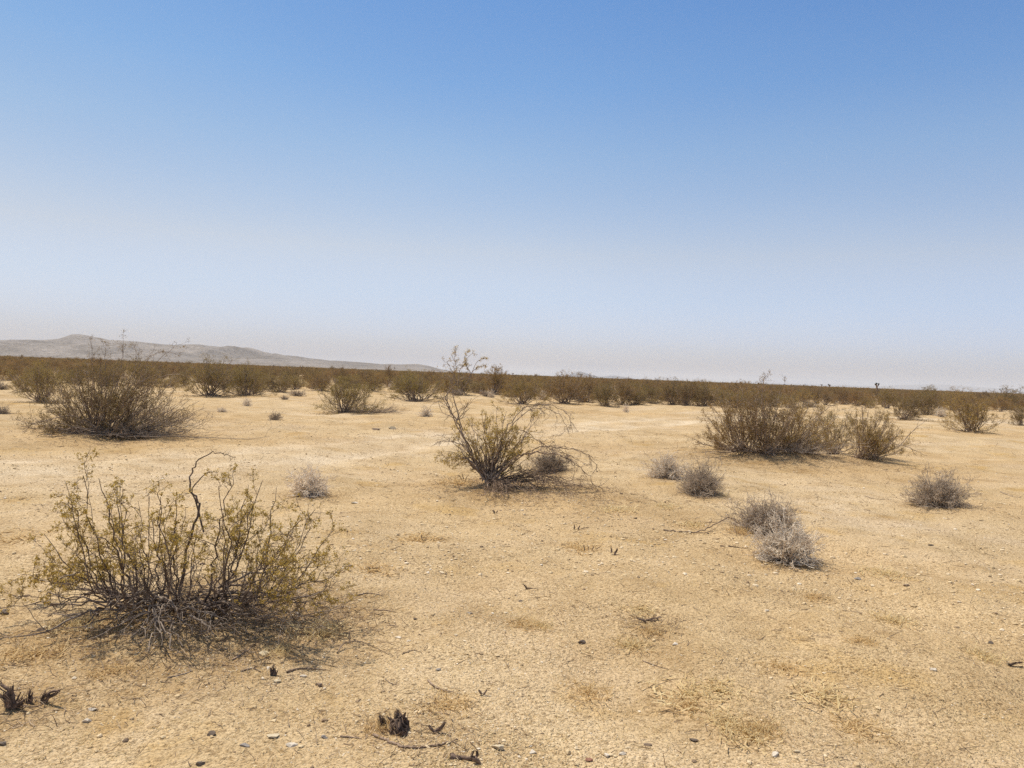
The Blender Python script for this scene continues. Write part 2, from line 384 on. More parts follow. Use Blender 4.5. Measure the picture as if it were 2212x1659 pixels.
# ================================================================== the big bush in the left foreground
def hero():
    rng = np.random.default_rng(11)
    B = at(*HERO); Y = B[1]
    root = empty('creosote_bush', B); tag(root, 'large sprawling bush with small olive leaves and twisted dark stems in the left foreground', 'bush')
    def tips(lst): return np.array([G(x, y, Y+dy)-B for x, y, dy in lst])
    dp = lambda: rng.uniform(-.45, .45)
    centres = [(np.array(G(290, 1290, Y))-B, [(177,1005),(156,1020),(215,1012),(250,1030),(135,1090),(90,1130),(85,1160),(60,1225),(70,1275),(120,1250),(170,1110),(150,1160),(205,1060),(240,1090),(110,1195),(190,1180),(160,1215),(255,1140)]),
               (np.array([0, 0, 0.]), [(271,1055),(300,1060),(323,1050),(351,1072),(378,1060),(400,1075),(330,1110),(385,1120),(290,1130),(420,1130),(360,1150),(440,1085),(310,1170),(410,1170),(350,1075),(262,1065)]),
               (np.array(G(470, 1290, Y))-B, [(469,1035),(496,1018),(531,1027),(562,1022),(597,1034),(515,1060),(550,1080),(585,1090),(639,1095),(680,1085),(712,1122),(660,1176),(700,1185),(722,1212),(698,1255),(620,1150),(570,1140),(500,1120),(610,1195),(650,1215),(540,1160),(480,1090),(660,1130),(715,1240)])]
    P = []
    for c, lst in centres:
        c = c.copy(); c[2] = max(c[2], 0)
        for x, y in lst:
            for k in range(1 if rng.uniform() < .8 else 2):
                xx = 385+(x-385)*1.03+rng.normal(0, 5+24*k); yy = y+17+rng.normal(0, 5)+abs(rng.normal(0, 40*k))
                tp = G(xx, yy, Y+dp())-B; tp[2] = max(tp[2], .08)
                P.append(stems_to_tips(rng, c+np.array([0, rng.uniform(-.15, .12), .01]), [tp], 14, .016, .95, .08)[0])
    P = np.array(P); N = len(P)
    g, lv = Geo(), Geo(); fl = -.0
    rad = rng.uniform(.005, .0095, N)
    g.tubes(P, taper(rad, 14, .22), 6, rng)
    P1, R1 = spawn(rng, P, taper(rad, 14, .22), 8, .42, .99, 32, .30, .6, 8, .32, .03, .0016)
    g.tubes(P1, R1, 4, rng, .005)
    P2, R2 = spawn(rng, P1, R1, 6, .25, 1, 45, .42, .6, 5, .42, .05, .001)
    g.tubes(P2, R2, 3, rng, .005)
    P3, R3 = spawn(rng, P2, R2, 2, .3, 1, 48, .5, .7, 3, .4, .05, .0008)
    g.tubes(P3, R3, 3, rng, .005)
    for Q, n in ((P2, 10), (P3, 5)):
        keep = (rng.uniform(size=len(Q)) < .66) & (Q[:, 0, 2] + .40*np.abs(Q[:, 0, 0]-.05) > .38)
        c = leaf_points(rng, Q[keep], n, .45, .005); lv.leaves(rng, c, .0105, .65)
    # the tall bare curved stem
    def path(lst, S, jit=.006): return bezier_path(rng, [G(x, y, Y+d)-B for x, y, d in lst], S, jit)
    b = path([(385,1300,0),(402,1200,.0),(428,1110,.0),(428,1080,0),(411,1061,0),(413,1030,0),(418,1008,0),(440,986,0),(466,979,0),(490,984,0),(508,989,0)], 36, .0045)[None]
    g.tubes(b, taper([.0085], 36, .16), 6, rng)
    c1, r1 = spawn(rng, b, taper([.0085], 36, .16), 12, .75, 1, 55, .06, .5, 5, .3, -.06, .0012); g.tubes(c1, r1, 3, rng)
    b = path([(440,1150,.1),(425,1090,.1),(415,1060,.1),(432,1035,.1),(450,1020,.1),(470,1021,.1)], 16, .004)[None]
    g.tubes(b, taper([.006], 16, .3), 5, rng)
    obj('branches', g.mesh('hero_branches', M_STEMH, True), root)
    obj('foliage', lv.mesh('hero_foliage', M_LEAF), root)
    # grey dead branches: low sprawl, hanging sticks, root tangle in front
    g = Geo()
    D = []
    def dead(lst, r, S=14, jit=.010, kids=5):
        p = path(lst, S, jit)[None]; p[..., 2] = np.maximum(p[..., 2], .008-0*p[..., 2]); rr = taper([r], S, .3)
        g.tubes(p, rr, 6, rng)
        q, qr = spawn(rng, p, rr, kids, .3, 1, 35, .3, .55, 6, .25, -.03, .0013); g.tubes(q, qr, 4, rng, .006)
        q, qr = spawn(rng, q, qr, 2, .2, 1, 40, .4, .6, 4, .3, 0, .001); g.tubes(q, qr, 3, rng, .006)
    dead([(300,1310,-.05),(271,1315,-.12),(208,1318,-.2),(156,1335,-.3),(115,1362,-.4),(69,1394,-.5),(5,1412,-.55)], .009, 18, .006, 9)
    dead([(300,1295,0),(240,1268,.05),(170,1290,.1),(110,1330,0),(60,1360,-.1)], .006)
    dead([(290,1270,0),(220,1252,0),(150,1240,-.1),(100,1275,-.2)], .006)
    dead([(470,1285,0),(560,1280,-.05),(640,1292,-.1),(694,1278,-.12),(707,1260,-.12)], .008, 14, .007, 6)
    dead([(470,1270,.05),(540,1240,.1),(600,1232,.1),(680,1226,.1)], .008, 12, .007, 6)
    dead([(450,1290,-.1),(530,1320,-.2),(620,1335,-.3),(746,1310,-.35)], .006, 14, .01, 9)
    dead([(410,1330,-.3),(440,1345,-.38),(462,1372,-.45)], .008, 8, .02, 3)
    roots = [(300,1418),(345,1430),(375,1442),(392,1432),(322,1440),(255,1385),(415,1395),(470,1400),(365,1410),(335,1400),(280,1400),(520,1390),(230,1360),(450,1350)]
    for x, y in roots:
        q = at(x, y)-B; q[2] = .012
        s0 = np.array([rng.uniform(-.14, .14), rng.uniform(-.25, -.05), rng.uniform(.02, .15)])
        p = bezier_path(rng, [s0, (s0+q)/2+np.array([rng.uniform(-.05, .05), 0, .05]), q], 10, .022)[None]; p[..., 2] = np.maximum(p[..., 2], .004)
        rr = taper([rng.uniform(.0045, .009)], 10, .35); g.tubes(p, rr, 5, rng)
        q1, qr = spawn(rng, p, rr, 4, .2, 1, 38, .4, .6, 5, .25, -.03, .0015); g.tubes(q1, qr, 4, rng, .004)
    # tangled thicket in the crown
    M = 130
    s0 = np.stack([rng.normal(.12, .24, M), rng.normal(-.04, .15, M), rng.uniform(.0, .12, M)], 1)
    d = np.stack([rng.normal(.15, 1, M), rng.normal(0, .7, M), rng.normal(.1, .45, M)], 1)
    p = wander(rng, s0, d, rng.uniform(.12, .45, M), 7, .32, -.02); rr = taper(rng.uniform(.0022, .006, M), 7, .4); g.tubes(p, rr, 4, rng, .005)
    q, qr = spawn(rng, p, rr, 2, .3, 1, 40, .5, .6, 4, .3, 0, .0012); g.tubes(q, qr, 3, rng, .005)
    # low brown brush reaching right over the ground
    M = 50
    s0 = np.stack([rng.uniform(.15, .95, M), rng.normal(-.08, .18, M), rng.uniform(.0, .06, M)], 1)
    d = np.stack([rng.normal(.7, .6, M), rng.normal(-.2, .5, M), rng.normal(.12, .2, M)], 1)
    p = wander(rng, s0, d, rng.uniform(.12, .4, M), 6, .3, -.01); rr = taper(rng.uniform(.0015, .004, M), 6, .4); g.tubes(p, rr, 3, rng, .005)
    q, qr = spawn(rng, p, rr, 3, .3, 1, 40, .5, .6, 4, .3, 0, .001); g.tubes(q, qr, 3, rng, .005)
    for x, y, x2, y2 in ((522,1235,541,1300),(556,1205,553,1380),(545,1235,556,1300),(570,1250,577,1292),(488,1260,505,1320)):
        dead([(x,y,-.2),((x+x2)/2+4,(y+y2)/2,-.24),(x2,y2,-.28)], .0035, 7, .02, 2)
    o = obj('dead_branches', g.mesh('hero_dead', M_ROOT, True), root); o['label'] = 'grey leafless sticks and roots around the crown'
hero()
litter(368, 1330, .7, .65); litter(560, 1340, .65, .75); litter(640, 1320, .5, .55); litter(180, 1380, .5, .6); litter(450, 1420, .6, .7); litter(700, 1330, .35, .7)

# ================================================================== the tall thin bush in the middle
def centre():
    rng = np.random.default_rng(23)
    B = at(*CENTRE); Y = B[1]
    root = empty('creosote_bush', B); tag(root, 'tall open bush in the middle with a sparse leafy sprig rising above the horizon', 'bush')
    g, lv = Geo(), Geo(); g2 = Geo()
    def stem(lst, r, S=16, jit=.006, kids=9, leaf=4, G_=g, ll=.30, tl=.35, upb=.04, k2=4):
        p = bezier_path(rng, [G(x, y, Y+d)-B for x, y, d in lst], S, jit)[None]; p[..., 2] = np.maximum(p[..., 2], -.02)
        rr = taper([r*.8], S, .25); G_.tubes(p, rr, 6, rng)
        q, qr = spawn(rng, p, rr, int(kids*1.3), tl, 1, 36, ll, .55, 7, .33, upb, .0026); G_.tubes(q, qr, 4, rng, .005)
        q2, qr2 = spawn(rng, q, qr, k2, .2, 1, 42, .45, .65, 4, .32, upb, .0018); G_.tubes(q2, qr2, 3, rng, .005)
        if leaf: lv.leaves(rng, leaf_points(rng, q2, leaf if leaf < 7 else 8, .3, .012), .012 if ll < .2 else .017, .6)
    stem([(1050,1035,0),(1020,985,0),(995,925,0),(975,890,0),(964,860,.05),(975,838,.05),(1000,815,.05)], .017, 26, .006, 12, 1)
    stem([(1040,1030,.1),(1010,960,.1),(985,915,.1),(968,878,.1),(966,850,.1),(985,825,.1),(975,798,.1),(965,780,.1)], .014, 26, .006, 14, 2, ll=.2)
    stem([(1000,930,.05),(982,870,.05),(975,830,.05),(985,800,.05),(982,775,.05),(985,757,.05)], .009, 18, .003, 14, 5, ll=.13, tl=.5)
    stem([(990,830,.05),(993,800,.05),(1004,785,.05),(1003,770,.05),(1014,756,.05)], .007, 14, .003, 11, 5, ll=.16, tl=.3)
    stem([(1005,830,.0),(1018,812,.0),(1010,795,.0),(1004,780,.0),(1020,764,.0),(1032,766,.0)], .007, 16, .003, 10, 5, ll=.14, tl=.3)
    stem([(1010,825,.0),(1019,805,.0),(1035,792,.0),(1050,790,.0)], .006, 12, .003, 9, 6, ll=.16, tl=.4)
    stem([(1018,808,.0),(1030,782,.0),(1045,775,.0),(1052,776,0)], .005, 12, .003, 8, 4, ll=.16, tl=.4)
    stem([(990,850,.0),(1010,828,.0),(1035,815,0),(1052,815,0),(1070,828,0)], .006, 12, .004, 5, 0, ll=.2)
    stem([(1060,1030,-.1),(1070,972,-.1),(1098,918,-.1),(1125,884,-.1),(1150,877,-.1),(1185,874,-.1),(1213,884,-.15),(1230,905,-.2),(1237,935,-.2)], .011, 32, .006, 20, 2, ll=.15, upb=-.12)
    stem([(1062,1030,.1),(1090,950,.1),(1118,905,.1),(1160,880,.1),(1200,890,.1),(1222,920,.1),(1205,945,.1)], .010, 28, .006, 13, 1, ll=.16, upb=-.12)
    # leafy middle
    for x, y in ((1075,878),(1095,888),(1110,900),(1130,895),(1160,885),(1060,900),(1045,915),(1030,925),(1015,930),(1000,935),(1085,930),(1105,945),(1125,950),(1135,965),(1120,985),(1148,905),(1168,892),(1115,885),(1065,885),(1050,895),(1095,915),(1125,920),(1075,925),(1140,955),(1020,915),(995,915),(985,945),(1055,935),(1100,975),(1070,950),(1050,960),(1030,955),(990,960),(975,925),(1140,930),(1145,985),(1150,940),(1010,900),(1040,890),(1088,905),(1120,920)):
        stem([(1060+rng.normal(0, 10), 1035, rng.uniform(-.2, .2)), ((x+1060)/2+rng.normal(0, 6), (y+1035)/2+8, 0), (x, y, rng.uniform(-.6, .6))], rng.uniform(.008, .013), 12, .012, 5, 7, ll=.24, tl=.45, k2=5)
    # orange-brown leafy low left
    for x, y in ((941,985),(950,990),(960,995),(955,972),(975,1000),(970,985),(985,1005)):
        stem([(1050,1040,-.1), (1010,992,-.1), (x, y, rng.uniform(-.3, .2))], .008, 12, .01, 6, 6, ll=.22, tl=.5, upb=-.06)
    stem([(1040,1030,-.1),(1014,975,-.1),(985,955,-.1),(965,954,-.1),(945,956,-.1),(930,966,-.1)], .010, 16, .005, 8, 0, ll=.2)
    stem([(1020,990,.1),(985,962,.1),(960,945,.1),(945,938,.1)], .006, 12, .005, 5, 0, ll=.2)
    # trunk bundle
    for k in range(26):
        x = rng.uniform(985, 1110); y = rng.uniform(940, 1000)
        stem([(1058+rng.normal(0, 9), 1042+rng.normal(0, 2), rng.uniform(-.15, .15)), ((x+1058)/2, (y+1042)/2+4, 0), (x, y, rng.uniform(-.35, .35))], rng.uniform(.009, .018), 9, .015, 4, 0, ll=.35)
    # low fan of dead branches sweeping right
    stem([(1060,1040,-.2),(1100,1000,-.2),(1125,983,-.25),(1151,980,-.3),(1190,980,-.3),(1225,992,-.35),(1262,1018,-.4),(1285,1045,-.4),(1303,1062,-.4)], .014, 32, .007, 20, 0, G_=g2, ll=.16, upb=-.09)
    stem([(1070,1030,.2),(1130,985,.2),(1165,966,.2),(1210,968,.2),(1255,975,.2),(1285,1000,.2),(1289,1020,.2)], .012, 30, .007, 16, 0, G_=g2, ll=.15, upb=-.12)
    stem([(1075,965,0),(1110,925,0),(1150,945,0),(1185,967,0),(1240,990,0),(1280,1010,0)], .008, 26, .007, 12, 0, G_=g2, ll=.15, upb=-.1)
    for k in range(34):
        x = 1100+200*rng.uniform(0, 1)**.8; y = 1010+rng.uniform(0, 1)*50+(x-1100)*.06
        stem([(1066+rng.normal(0, 8), 1044, rng.uniform(-.3, .2)), ((x+1066)/2, (y+1044)/2-rng.uniform(4, 26), 0), (x, y, rng.uniform(-.75, .6))], rng.uniform(.005, .011), 12, .014, 6, 0, G_=g2, ll=.22, upb=-.05, k2=3)
    for k in range(26):
        x = rng.uniform(1040, 1200); y = rng.uniform(1050, 1078)
        stem([(1066+rng.normal(0, 10), 1042, -.1), ((x+1066)/2, (y+1044)/2-12, -.4), (x, y, -.35-(y-1050)*.035)], rng.uniform(.005, .010), 10, .02, 4, 0, G_=g2, ll=.3, upb=-.05, k2=2)
    obj('branches', g.mesh('centre_branches', M_STEM, True), root)
    obj('foliage', lv.mesh('centre_foliage', M_LEAF), root)
    o = obj('dead_branches', g2.mesh('centre_dead', M_BROWN, True), root); o['label'] = 'brown leafless branches fanned low to the right'
centre()
litter(1062, 1050, 1.0, .9); litter(1150, 1062, 1.0, 1.0); litter(1240, 1070, .9, .9); litter(1000, 1040, .6, .5)

# ================================================================== guided bushes at middle distance
def guided(key, base, tips, nmul, rad, leafn, leafsize, seed, depth=.6, kids=(6, 5), extra=None, leafmat=M_LEAFO, stemmat=None, name='creosote_bush', label='', group=None, dead=None, tl=.38, spread=.12, ll=1.0):
    rng = np.random.default_rng(seed); B = at(*base); Y = B[1]
    P = []
    for x, y in tips:
        for k in range(nmul):
            tp = G(x+rng.normal(0, 4+8*k), y+abs(rng.normal(0, 4+12*k)), Y+rng.uniform(-depth, depth))-B; tp[2] = max(tp[2], .06)
            P.append(stems_to_tips(rng, np.zeros(3), [tp], 9, .010, .35, spread)[0])
    P = np.array(P); g, lv = foliage_and_wood(rng, P, taper(rng.uniform(.6, 1.2, len(P))*rad, 9, .28), 1, leafn, leafsize, kids, floor=.004, tl=tl, twig=.8*ll)
    if extra:
        for lst, r, n in extra:
            p = bezier_path(rng, [G(x, y, Y+d)-B for x, y, d in lst], 14, .006)[None]; p[..., 2] = np.maximum(p[..., 2], .004)
            rr = taper([r], 14, .3); g.tubes(p, rr, 5, rng)
            q, qr = spawn(rng, p, rr, n, .5, 1, 38, .22, .6, 5, .25, .0, .003); g.tubes(q, qr, 3, rng, .004)
            q2, qr2 = spawn(rng, q, qr, 3, .2, 1, 42, .5, .7, 4, .3, 0, .002); g.tubes(q2, qr2, 3, rng, .004)
            if leafn: lv.leaves(rng, leaf_points(rng, q2, 5, .3, .02), leafsize)
    root = empty(name, B); tag(root, label, 'bush', group)
    obj('branches', g.mesh(key+'_br', stemmat or M_STEM), root)
    if leafn: obj('foliage', lv.mesh(key+'_fo', leafmat), root)
    if dead:
        gd = Geo()
        for cx_, cy_, n, sx, sz, dd in dead:      # sprawling grey mass
            c = G(cx_, cy_, Y+dd)-B
            tips2 = np.stack([c[0]+rng.normal(0, sx*1.05, n), dd+rng.normal(0, .5, n), np.abs(rng.normal(0, sz, n))+.05], 1)
            q = stems_to_tips(rng, np.array([c[0]*.55, dd*.5, 0]), tips2, 8, .015, .2, .22)
            rr = taper(rng.uniform(.005, .012, n), 8, .3); gd.tubes(q, rr, 4, rng, .004)
            q1, r1 = spawn(rng, q, rr, 5, .3, 1, 36, .35, .55, 5, .25, -.04, .003); gd.tubes(q1, r1, 3, rng, .004)
            q2, r2 = spawn(rng, q1, r1, 3, .2, 1, 40, .5, .6, 3, .3, 0, .002); gd.tubes(q2, r2, 3, rng, .004)
        o = obj('dead_branches', gd.mesh(key+'_dead', M_DEAD), root); o['label'] = 'grey leafless branches sprawling near the ground'
    return root
# the broad bush at the left
tl_ = [(118,820),(100,850),(95,880),(130,870),(70,905),(140,840),(155,815),(175,800),(200,790),(225,800),(250,795),(270,810),(300,800),(320,820),(345,815),(370,830),(240,840),(210,835),(290,850),(180,860),(320,860),(350,850),(160,880),(380,850),(270,870),(60,925),(90,920),(120,905),(400,860),(330,795),(280,785),(190,790),(215,782),(240,780),(262,788),(300,784),(322,790),(350,800),(170,800),(150,808),(130,830),(285,800),(255,805),(225,808)]
guided('leftbig', LEFTB, tl_, 3, .014, 10, .022, 31, .9, (6, 5), extra=[
    ([(225,920,0),(222,860,0),(210,815,0),(200,790,0),(198,760,0),(195,728,0)], .008, 9), ([(225,915,0),(230,850,0),(228,800,0),(226,770,0),(231,740,0)], .008, 9),
    ([(230,915,.2),(250,850,.2),(262,790,.2),(266,758,.2),(266,730,.2)], .008, 11), ([(235,915,.1),(270,850,.1),(290,800,.1),(296,770,.1),(290,745,.1)], .008, 9),
    ([(240,915,.1),(280,840,.1),(310,790,.1),(330,765,.1),(365,760,.1)], .008, 8), ([(245,915,.1),(290,850,.1),(330,790,.1),(370,755,.1),(383,738,.1)], .008, 5),
    ([(235,915,-.3),(280,868,-.3),(320,842,-.3),(345,815,-.3),(390,808,-.3)], .014, 6), ([(210,925,-.4),(160,900,-.4),(100,908,-.4),(70,915,-.4),(50,935,-.5)], .013, 8),
    ([(205,928,-.5),(150,925,-.6),(110,938,-.8),(95,948,-.9)], .010, 6)],
    label='broad tall bush at left whose thin top twigs cross the pale hills', dead=[(330, 925, 60, .55, .40, .1), (300, 940, 45, .7, .18, -.6), (250, 935, 30, .7, .2, -.4)])
guided('leftgrey', (345, 915), [(300,870),(320,850),(350,840),(370,845),(395,860),(410,870),(425,885),(430,900),(380,880),(340,880),(400,900),(330,900)], 3, .010, 0, .02, 32, .6, (6, 5), stemmat=M_SHRUBD, name='dead_bush',
       label='low grey leafless bush leaning on the right side of the broad left bush', tl=.3)
litter(213, 935, 1.6, .9); litter(330, 940, 1.5, .9); litter(260, 955, 1.2, .7)
# right-hand group
guided('rightA', (1605, 986), [(1530,895),(1525,920),(1540,880),(1560,850),(1578,822),(1590,850),(1600,870),(1620,840),(1635,855),(1560,900),(1580,890),(1555,935),(1610,900),(1640,890),(1530,940),(1570,865),(1650,870),(1600,830)], 3, .012, 10, .021, 41, .8,
       extra=[([(1590,980,-.2),(1560,965,-.4),(1520,960,-.5),(1500,948,-.5),(1488,945,-.5)], .011, 6), ([(1590,984,-.4),(1540,975,-.6),(1500,984,-.8)], .008, 4)],
       label='leftmost bush of the large group on the right, its leafy side reaching left')
guided('rightB', (1656, 980), [(1600,880),(1622,860),(1628,830),(1640,850),(1650,822),(1655,860),(1670,840),(1690,845),(1700,870),(1650,890),(1680,880),(1710,860),(1660,905)], 4, .013, 10, .021, 42, .8, extra=[([(1656,975,0),(1652,920,0),(1645,860,0),(1648,835,0),(1651,814,0)], .013, 9)],
       label='tallest bush of the right group, its top twigs poking above the horizon')
guided('rightC', (1702, 994), [(1690,870),(1720,860),(1740,850),(1760,865),(1780,875),(1740,900),(1710,910),(1770,900),(1790,890),(1800,920),(1690,920),(1750,930),(1730,880),(1795,950)], 4, .012, 10, .021, 43, .8, extra=[([(1700,985,.2),(1730,930,.2),(1770,895,.2),(1810,868,.2)], .012, 5)],
       label='wide bush in the centre front of the right group with grey branches at its foot', dead=[(1740, 985, 45, .6, .25, -.2), (1720, 990, 40, .9, .10, -.7)])
guided('rightD', (1798, 981), [(1770,900),(1790,885),(1810,875),(1820,890),(1830,905),(1840,900),(1780,920),(1835,930),(1800,900),(1850,915)], 4, .010, 6, .021, 44, .6, stemmat=M_DEAD,
       label='greyish twiggy bush between the right group and the dark one at its right end')
guided('rightE', (1862, 991), [(1838,900),(1850,885),(1865,875),(1885,880),(1900,885),(1920,890),(1930,905),(1940,920),(1945,945),(1905,920),(1880,905),(1860,910),(1925,935),(1890,940)], 4, .012, 9, .021, 45, .7,
       extra=[([(1870,985,0),(1905,963,-.1),(1940,960,-.2),(1970,970,-.3),(2005,985,-.4)], .012, 6), ([(1870,985,0),(1900,950,-.1),(1930,945,-.1),(1965,940,-.1)], .010, 7)],
       label='separate fan-shaped bush at the right end of the right group with long low branches')
litter(1605, 990, 1.5, .8); litter(1700, 1000, 1.6, .9); litter(1780, 1000, 1.2, .7); litter(1900, 1003, 1.2, .6)

# ================================================================== generic bushes
for k, (H, W, ns, lean) in enumerate(((1.5, 2.3, 50, (0, 0)), (1.35, 2.0, 44, (.25, 0)), (1.6, 1.9, 46, (-.2, .1)), (1.2, 2.4, 46, (.3, -.1)), (1.45, 1.7, 40, (.1, .2)))):
    g, lv = make_generic(100+k, H, W, ns, 1, 11, .024, (6, 5), .22, lean, .013)
    creosote('m%d' % k, 'creosote_v%d' % k, g, lv, M_LEAFO)
for k, (H, W, ns) in enumerate(((1.5, 2.2, 30), (1.3, 2.0, 28), (1.6, 1.8, 28), (1.35, 2.4, 30))):
    g, lv = make_generic(200+k, H, W, ns, 2, 6, .045, (5, 4), .15, (0, 0), .014)
    creosote('f%d' % k, 'creosote_far_v%d' % k, g, lv, M_LEAFB)
VH = dict(m0=1.5, m1=1.35, m2=1.6, m3=1.2, m4=1.45); VW = dict(m0=2.3, m1=2.0, m2=1.9, m3=2.4, m4=1.7)
rg = np.random.default_rng(77)
NAMED = []
mid = [ # base px, py, top py, width px, variant, label
 (92, 869, 797, 110, 'm0', 'dark green-brown bush just behind the left edge of the broad left bush'),
 (452, 856, 790, 100, 'm2', 'twiggy grey-stemmed bush right of the broad left bush, left of a twin'),
 (528, 856, 800, 85, 'm3', 'bush with sprawling low branches, right twin of the pair behind the left foreground'),
 (745, 892, 826, 118, 'm0', 'rounded bush alone on open sand left of the centre bush'),
 (800, 890, 866, 110, 'm3', 'low mat of dead branches at the right foot of the rounded bush left of centre'),
 (898, 867, 815, 115, 'm3', 'wide drooping bush just left of the centre bush, beyond it'),
 (996, 853, 812, 60, 'm1', 'small bush seen through the bare twigs of the centre bush'),
 (1067, 851, 800, 52, 'm4', 'narrow upright bush behind the centre bush with tips above the horizon'),
 (1126, 874, 822, 78, 'm1', 'bush directly behind the leafy crown of the centre bush'),
 (1218, 871, 818, 85, 'm2', 'left bush of the dense clump below the two blue peaks'),
 (1262, 868, 820, 80, 'm0', 'middle bush of the dense clump below the two blue peaks'),
 (1309, 877, 836, 62, 'm1', 'low right bush of the dense clump below the two blue peaks'),
 (1345, 874, 828, 62, 'm4', 'bush behind the tiny pale shrub right of the blue peaks'),
 (1374, 874, 846, 46, 'm1', 'small dark bush right of the tiny pale shrub at mid distance'),
 (1412, 861, 826, 62, 'm3', 'farther bush between two front-row bushes, left of the right group'),
 (1452, 875, 830, 58, 'm2', 'front-row bush with bare stems, third from the right group'),
 (1483, 876, 832, 48, 'm0', 'front-row bush, second from the right group'),
 (1520, 877, 834, 70, 'm1', 'front-row bush touching the left side of the right group'),
 (1590, 862, 832, 70, 'm4', 'bush standing behind the leftmost bush of the right group'),
 (1955, 905, 858, 78, 'm3', 'open spreading bush right of and behind the fan-shaped bush'),
 (1999, 896, 845, 76, 'm0', 'dense dark bush left of the pale round shrub on the right'),
 (2062, 886, 848, 64, 'm2', 'dark bush behind and right of the pale round shrub on the right'),
 (2098, 933, 866, 98, 'm1', 'leafy bush alone on sand at far right with a branch lying to its right'),
 (2178, 884, 845, 76, 'm2', 'dark rounded bush near the right edge of the field'),
 (2206, 919, 888, 40, 'm4', 'small sparse bush cut by the right edge'),
 (20, 822, 790, 60, 'm3', 'low spreading bush near the left edge of the field'),
 (55, 845, 812, 50, 'm1', 'small bush half hidden behind the dark bush at the left edge'),
 (618, 835, 800, 52, 'm1', 'bush beyond the two grey tussocks left of the rounded bush'),
 (690, 838, 806, 60, 'm3', 'bush at the field edge behind the rounded bush on open sand'),
]
for px, py, ty, w, vr, lb in mid:
    p = at(px, py); d = p[1]; H = max(.35, (py-ty)*d/FPX); W = w*d/FPX
    if lb.startswith('low mat'):
        litter(px, py, 1.3, .6)
        g, lv = make_generic(333, .5, 2.6, 60, 1, 0, .02, (5, 3), .8, (.3, 0), .010)
        me = g.mesh('dead_mat', M_DEAD); root = empty('dead_bush', p); tag(root, lb, 'bush'); obj('branches', me, root); continue
    root = put_bush(vr, p, (1.48*W/VW[vr], 1.48*W/VW[vr], 1.30*H/VH[vr]), rg.uniform(0, 6.28), lb); NAMED.append((p[0], p[1], W/2))
    litter(px, py, W*.5, .6)

# the far field: individual bushes in a wedge in front of the camera
def px_of(p):
    d = np.asarray(p)-CAM; z = d@fwd; return CX+FPX*(d@rt)/z, CY-FPX*(d@up)/z
ZONES = [(-900, 110, 'under the left end of the pale hills'), (110, 290, 'under the highest summit of the pale hills'), (290, 450, 'under the middle of the pale hills'),
         (450, 620, 'under the small rounded summit of the pale hills'), (620, 800, 'under the long low tail of the pale hills'), (800, 960, 'where the pale hills run out'),
         (960, 1110, 'behind the tall sprig of the centre bush'), (1110, 1230, 'just left of the two blue peaks'), (1230, 1350, 'under the two blue peaks'),
         (1350, 1520, 'between the blue peaks and the right group'), (1520, 1700, 'behind the tallest bushes of the right group'), (1700, 1850, 'behind the right half of the right group'),
         (1850, 1960, 'around the foot of the lone yucca tree'), (1960, 2090, 'right of the lone yucca tree'), (2090, 3100, 'by the right edge of the field')]
front = lambda x: np.interp(x, [-200, 0, 60, 200, 400, 600, 800, 1000, 1150, 1300, 1500, 1700, 1900, 2050, 2212, 2500],
                            [812, 812, 812, 812, 826, 829, 836, 848, 858, 862, 864, 866, 872, 874, 878, 890])
cand = []
for _ in range(60000):
    a = rg.uniform(-.66, .66); r = math.sqrt(rg.uniform(26**2, 230**2)); x, y = r*math.sin(a), r*math.cos(a)
    p = np.array([x, y, 0.]); px, py = px_of(p)
    if px < -60 or px > 2275 or py > front(px)+rg.normal(-1, 9): continue
    r_ = r; mind = 2.15+.002*r
    if any((x-q[0])**2+(y-q[1])**2 < mind**2 for q in cand): continue
    if any((x-q[0])**2+(y-q[1])**2 < (q[2]+1.0)**2 for q in NAMED): continue
    # open sandy gaps
    if math.sin(x*.11+1.3)*math.sin(y*.17+x*.05) > .30 and r < 120: continue
    cand.append((x, y, r, px))
    if len(cand) >= 4000: break
cand.sort(key=lambda c: c[2])
NF = 255
field, rest = cand[:NF], cand[NF:]
print('field radius', field[-1][2], 'rest', len(rest))
rmed = {}
for i, (x, y, r, px) in enumerate(field):
    zi = next(k for k, z in enumerate(ZONES) if z[0] <= px < z[1])
    rmed.setdefault(zi, []).append(r)
adj = ['brown-green', 'dull olive', 'dusty brown']
for i, (x, y, r, px) in enumerate(field):
    zi = next(k for k, z in enumerate(ZONES) if z[0] <= px < z[1]); z = ZONES[zi]
    nearrow = r < np.median(rmed[zi])
    s = rg.uniform(.85, 1.45); sz = rg.uniform(.65, 1.08)
    if rg.uniform() < .10: sz *= rg.uniform(1.2, 1.4)
    if 1215 < px < 1350: sz = min(sz, .86)
    vr = ('m%d' % rg.integers(5)) if r < 70 else ('f%d' % rg.integers(4))
    lb = ('bush in the scrub\'s front rows, ' if nearrow else 'bush deep in the scrub band, ')+z[2]
    put_bush(vr, (x, y, float(hgt(x, y))-.02), (s, s, sz), rg.uniform(0, 6.28), lb, ('front-row bushes ' if nearrow else 'deep-band bushes ')+z[2])
    if r < 60: LIT.append((x, y, 1.2, .6))

# the rest of the scrub to the horizon: one mass
xs, ys = [], []
for x, y, r, px in rest: xs.append(x); ys.append(y)
rr = np.random.default_rng(9)
N = 26000
r = 226+(2100-226)*rr.uniform(0, 1, N)**1.5; a = rr.uniform(-.72, .72, N)
xs = np.concatenate([xs, r*np.sin(a)]); ys = np.concatenate([ys, r*np.cos(a)])
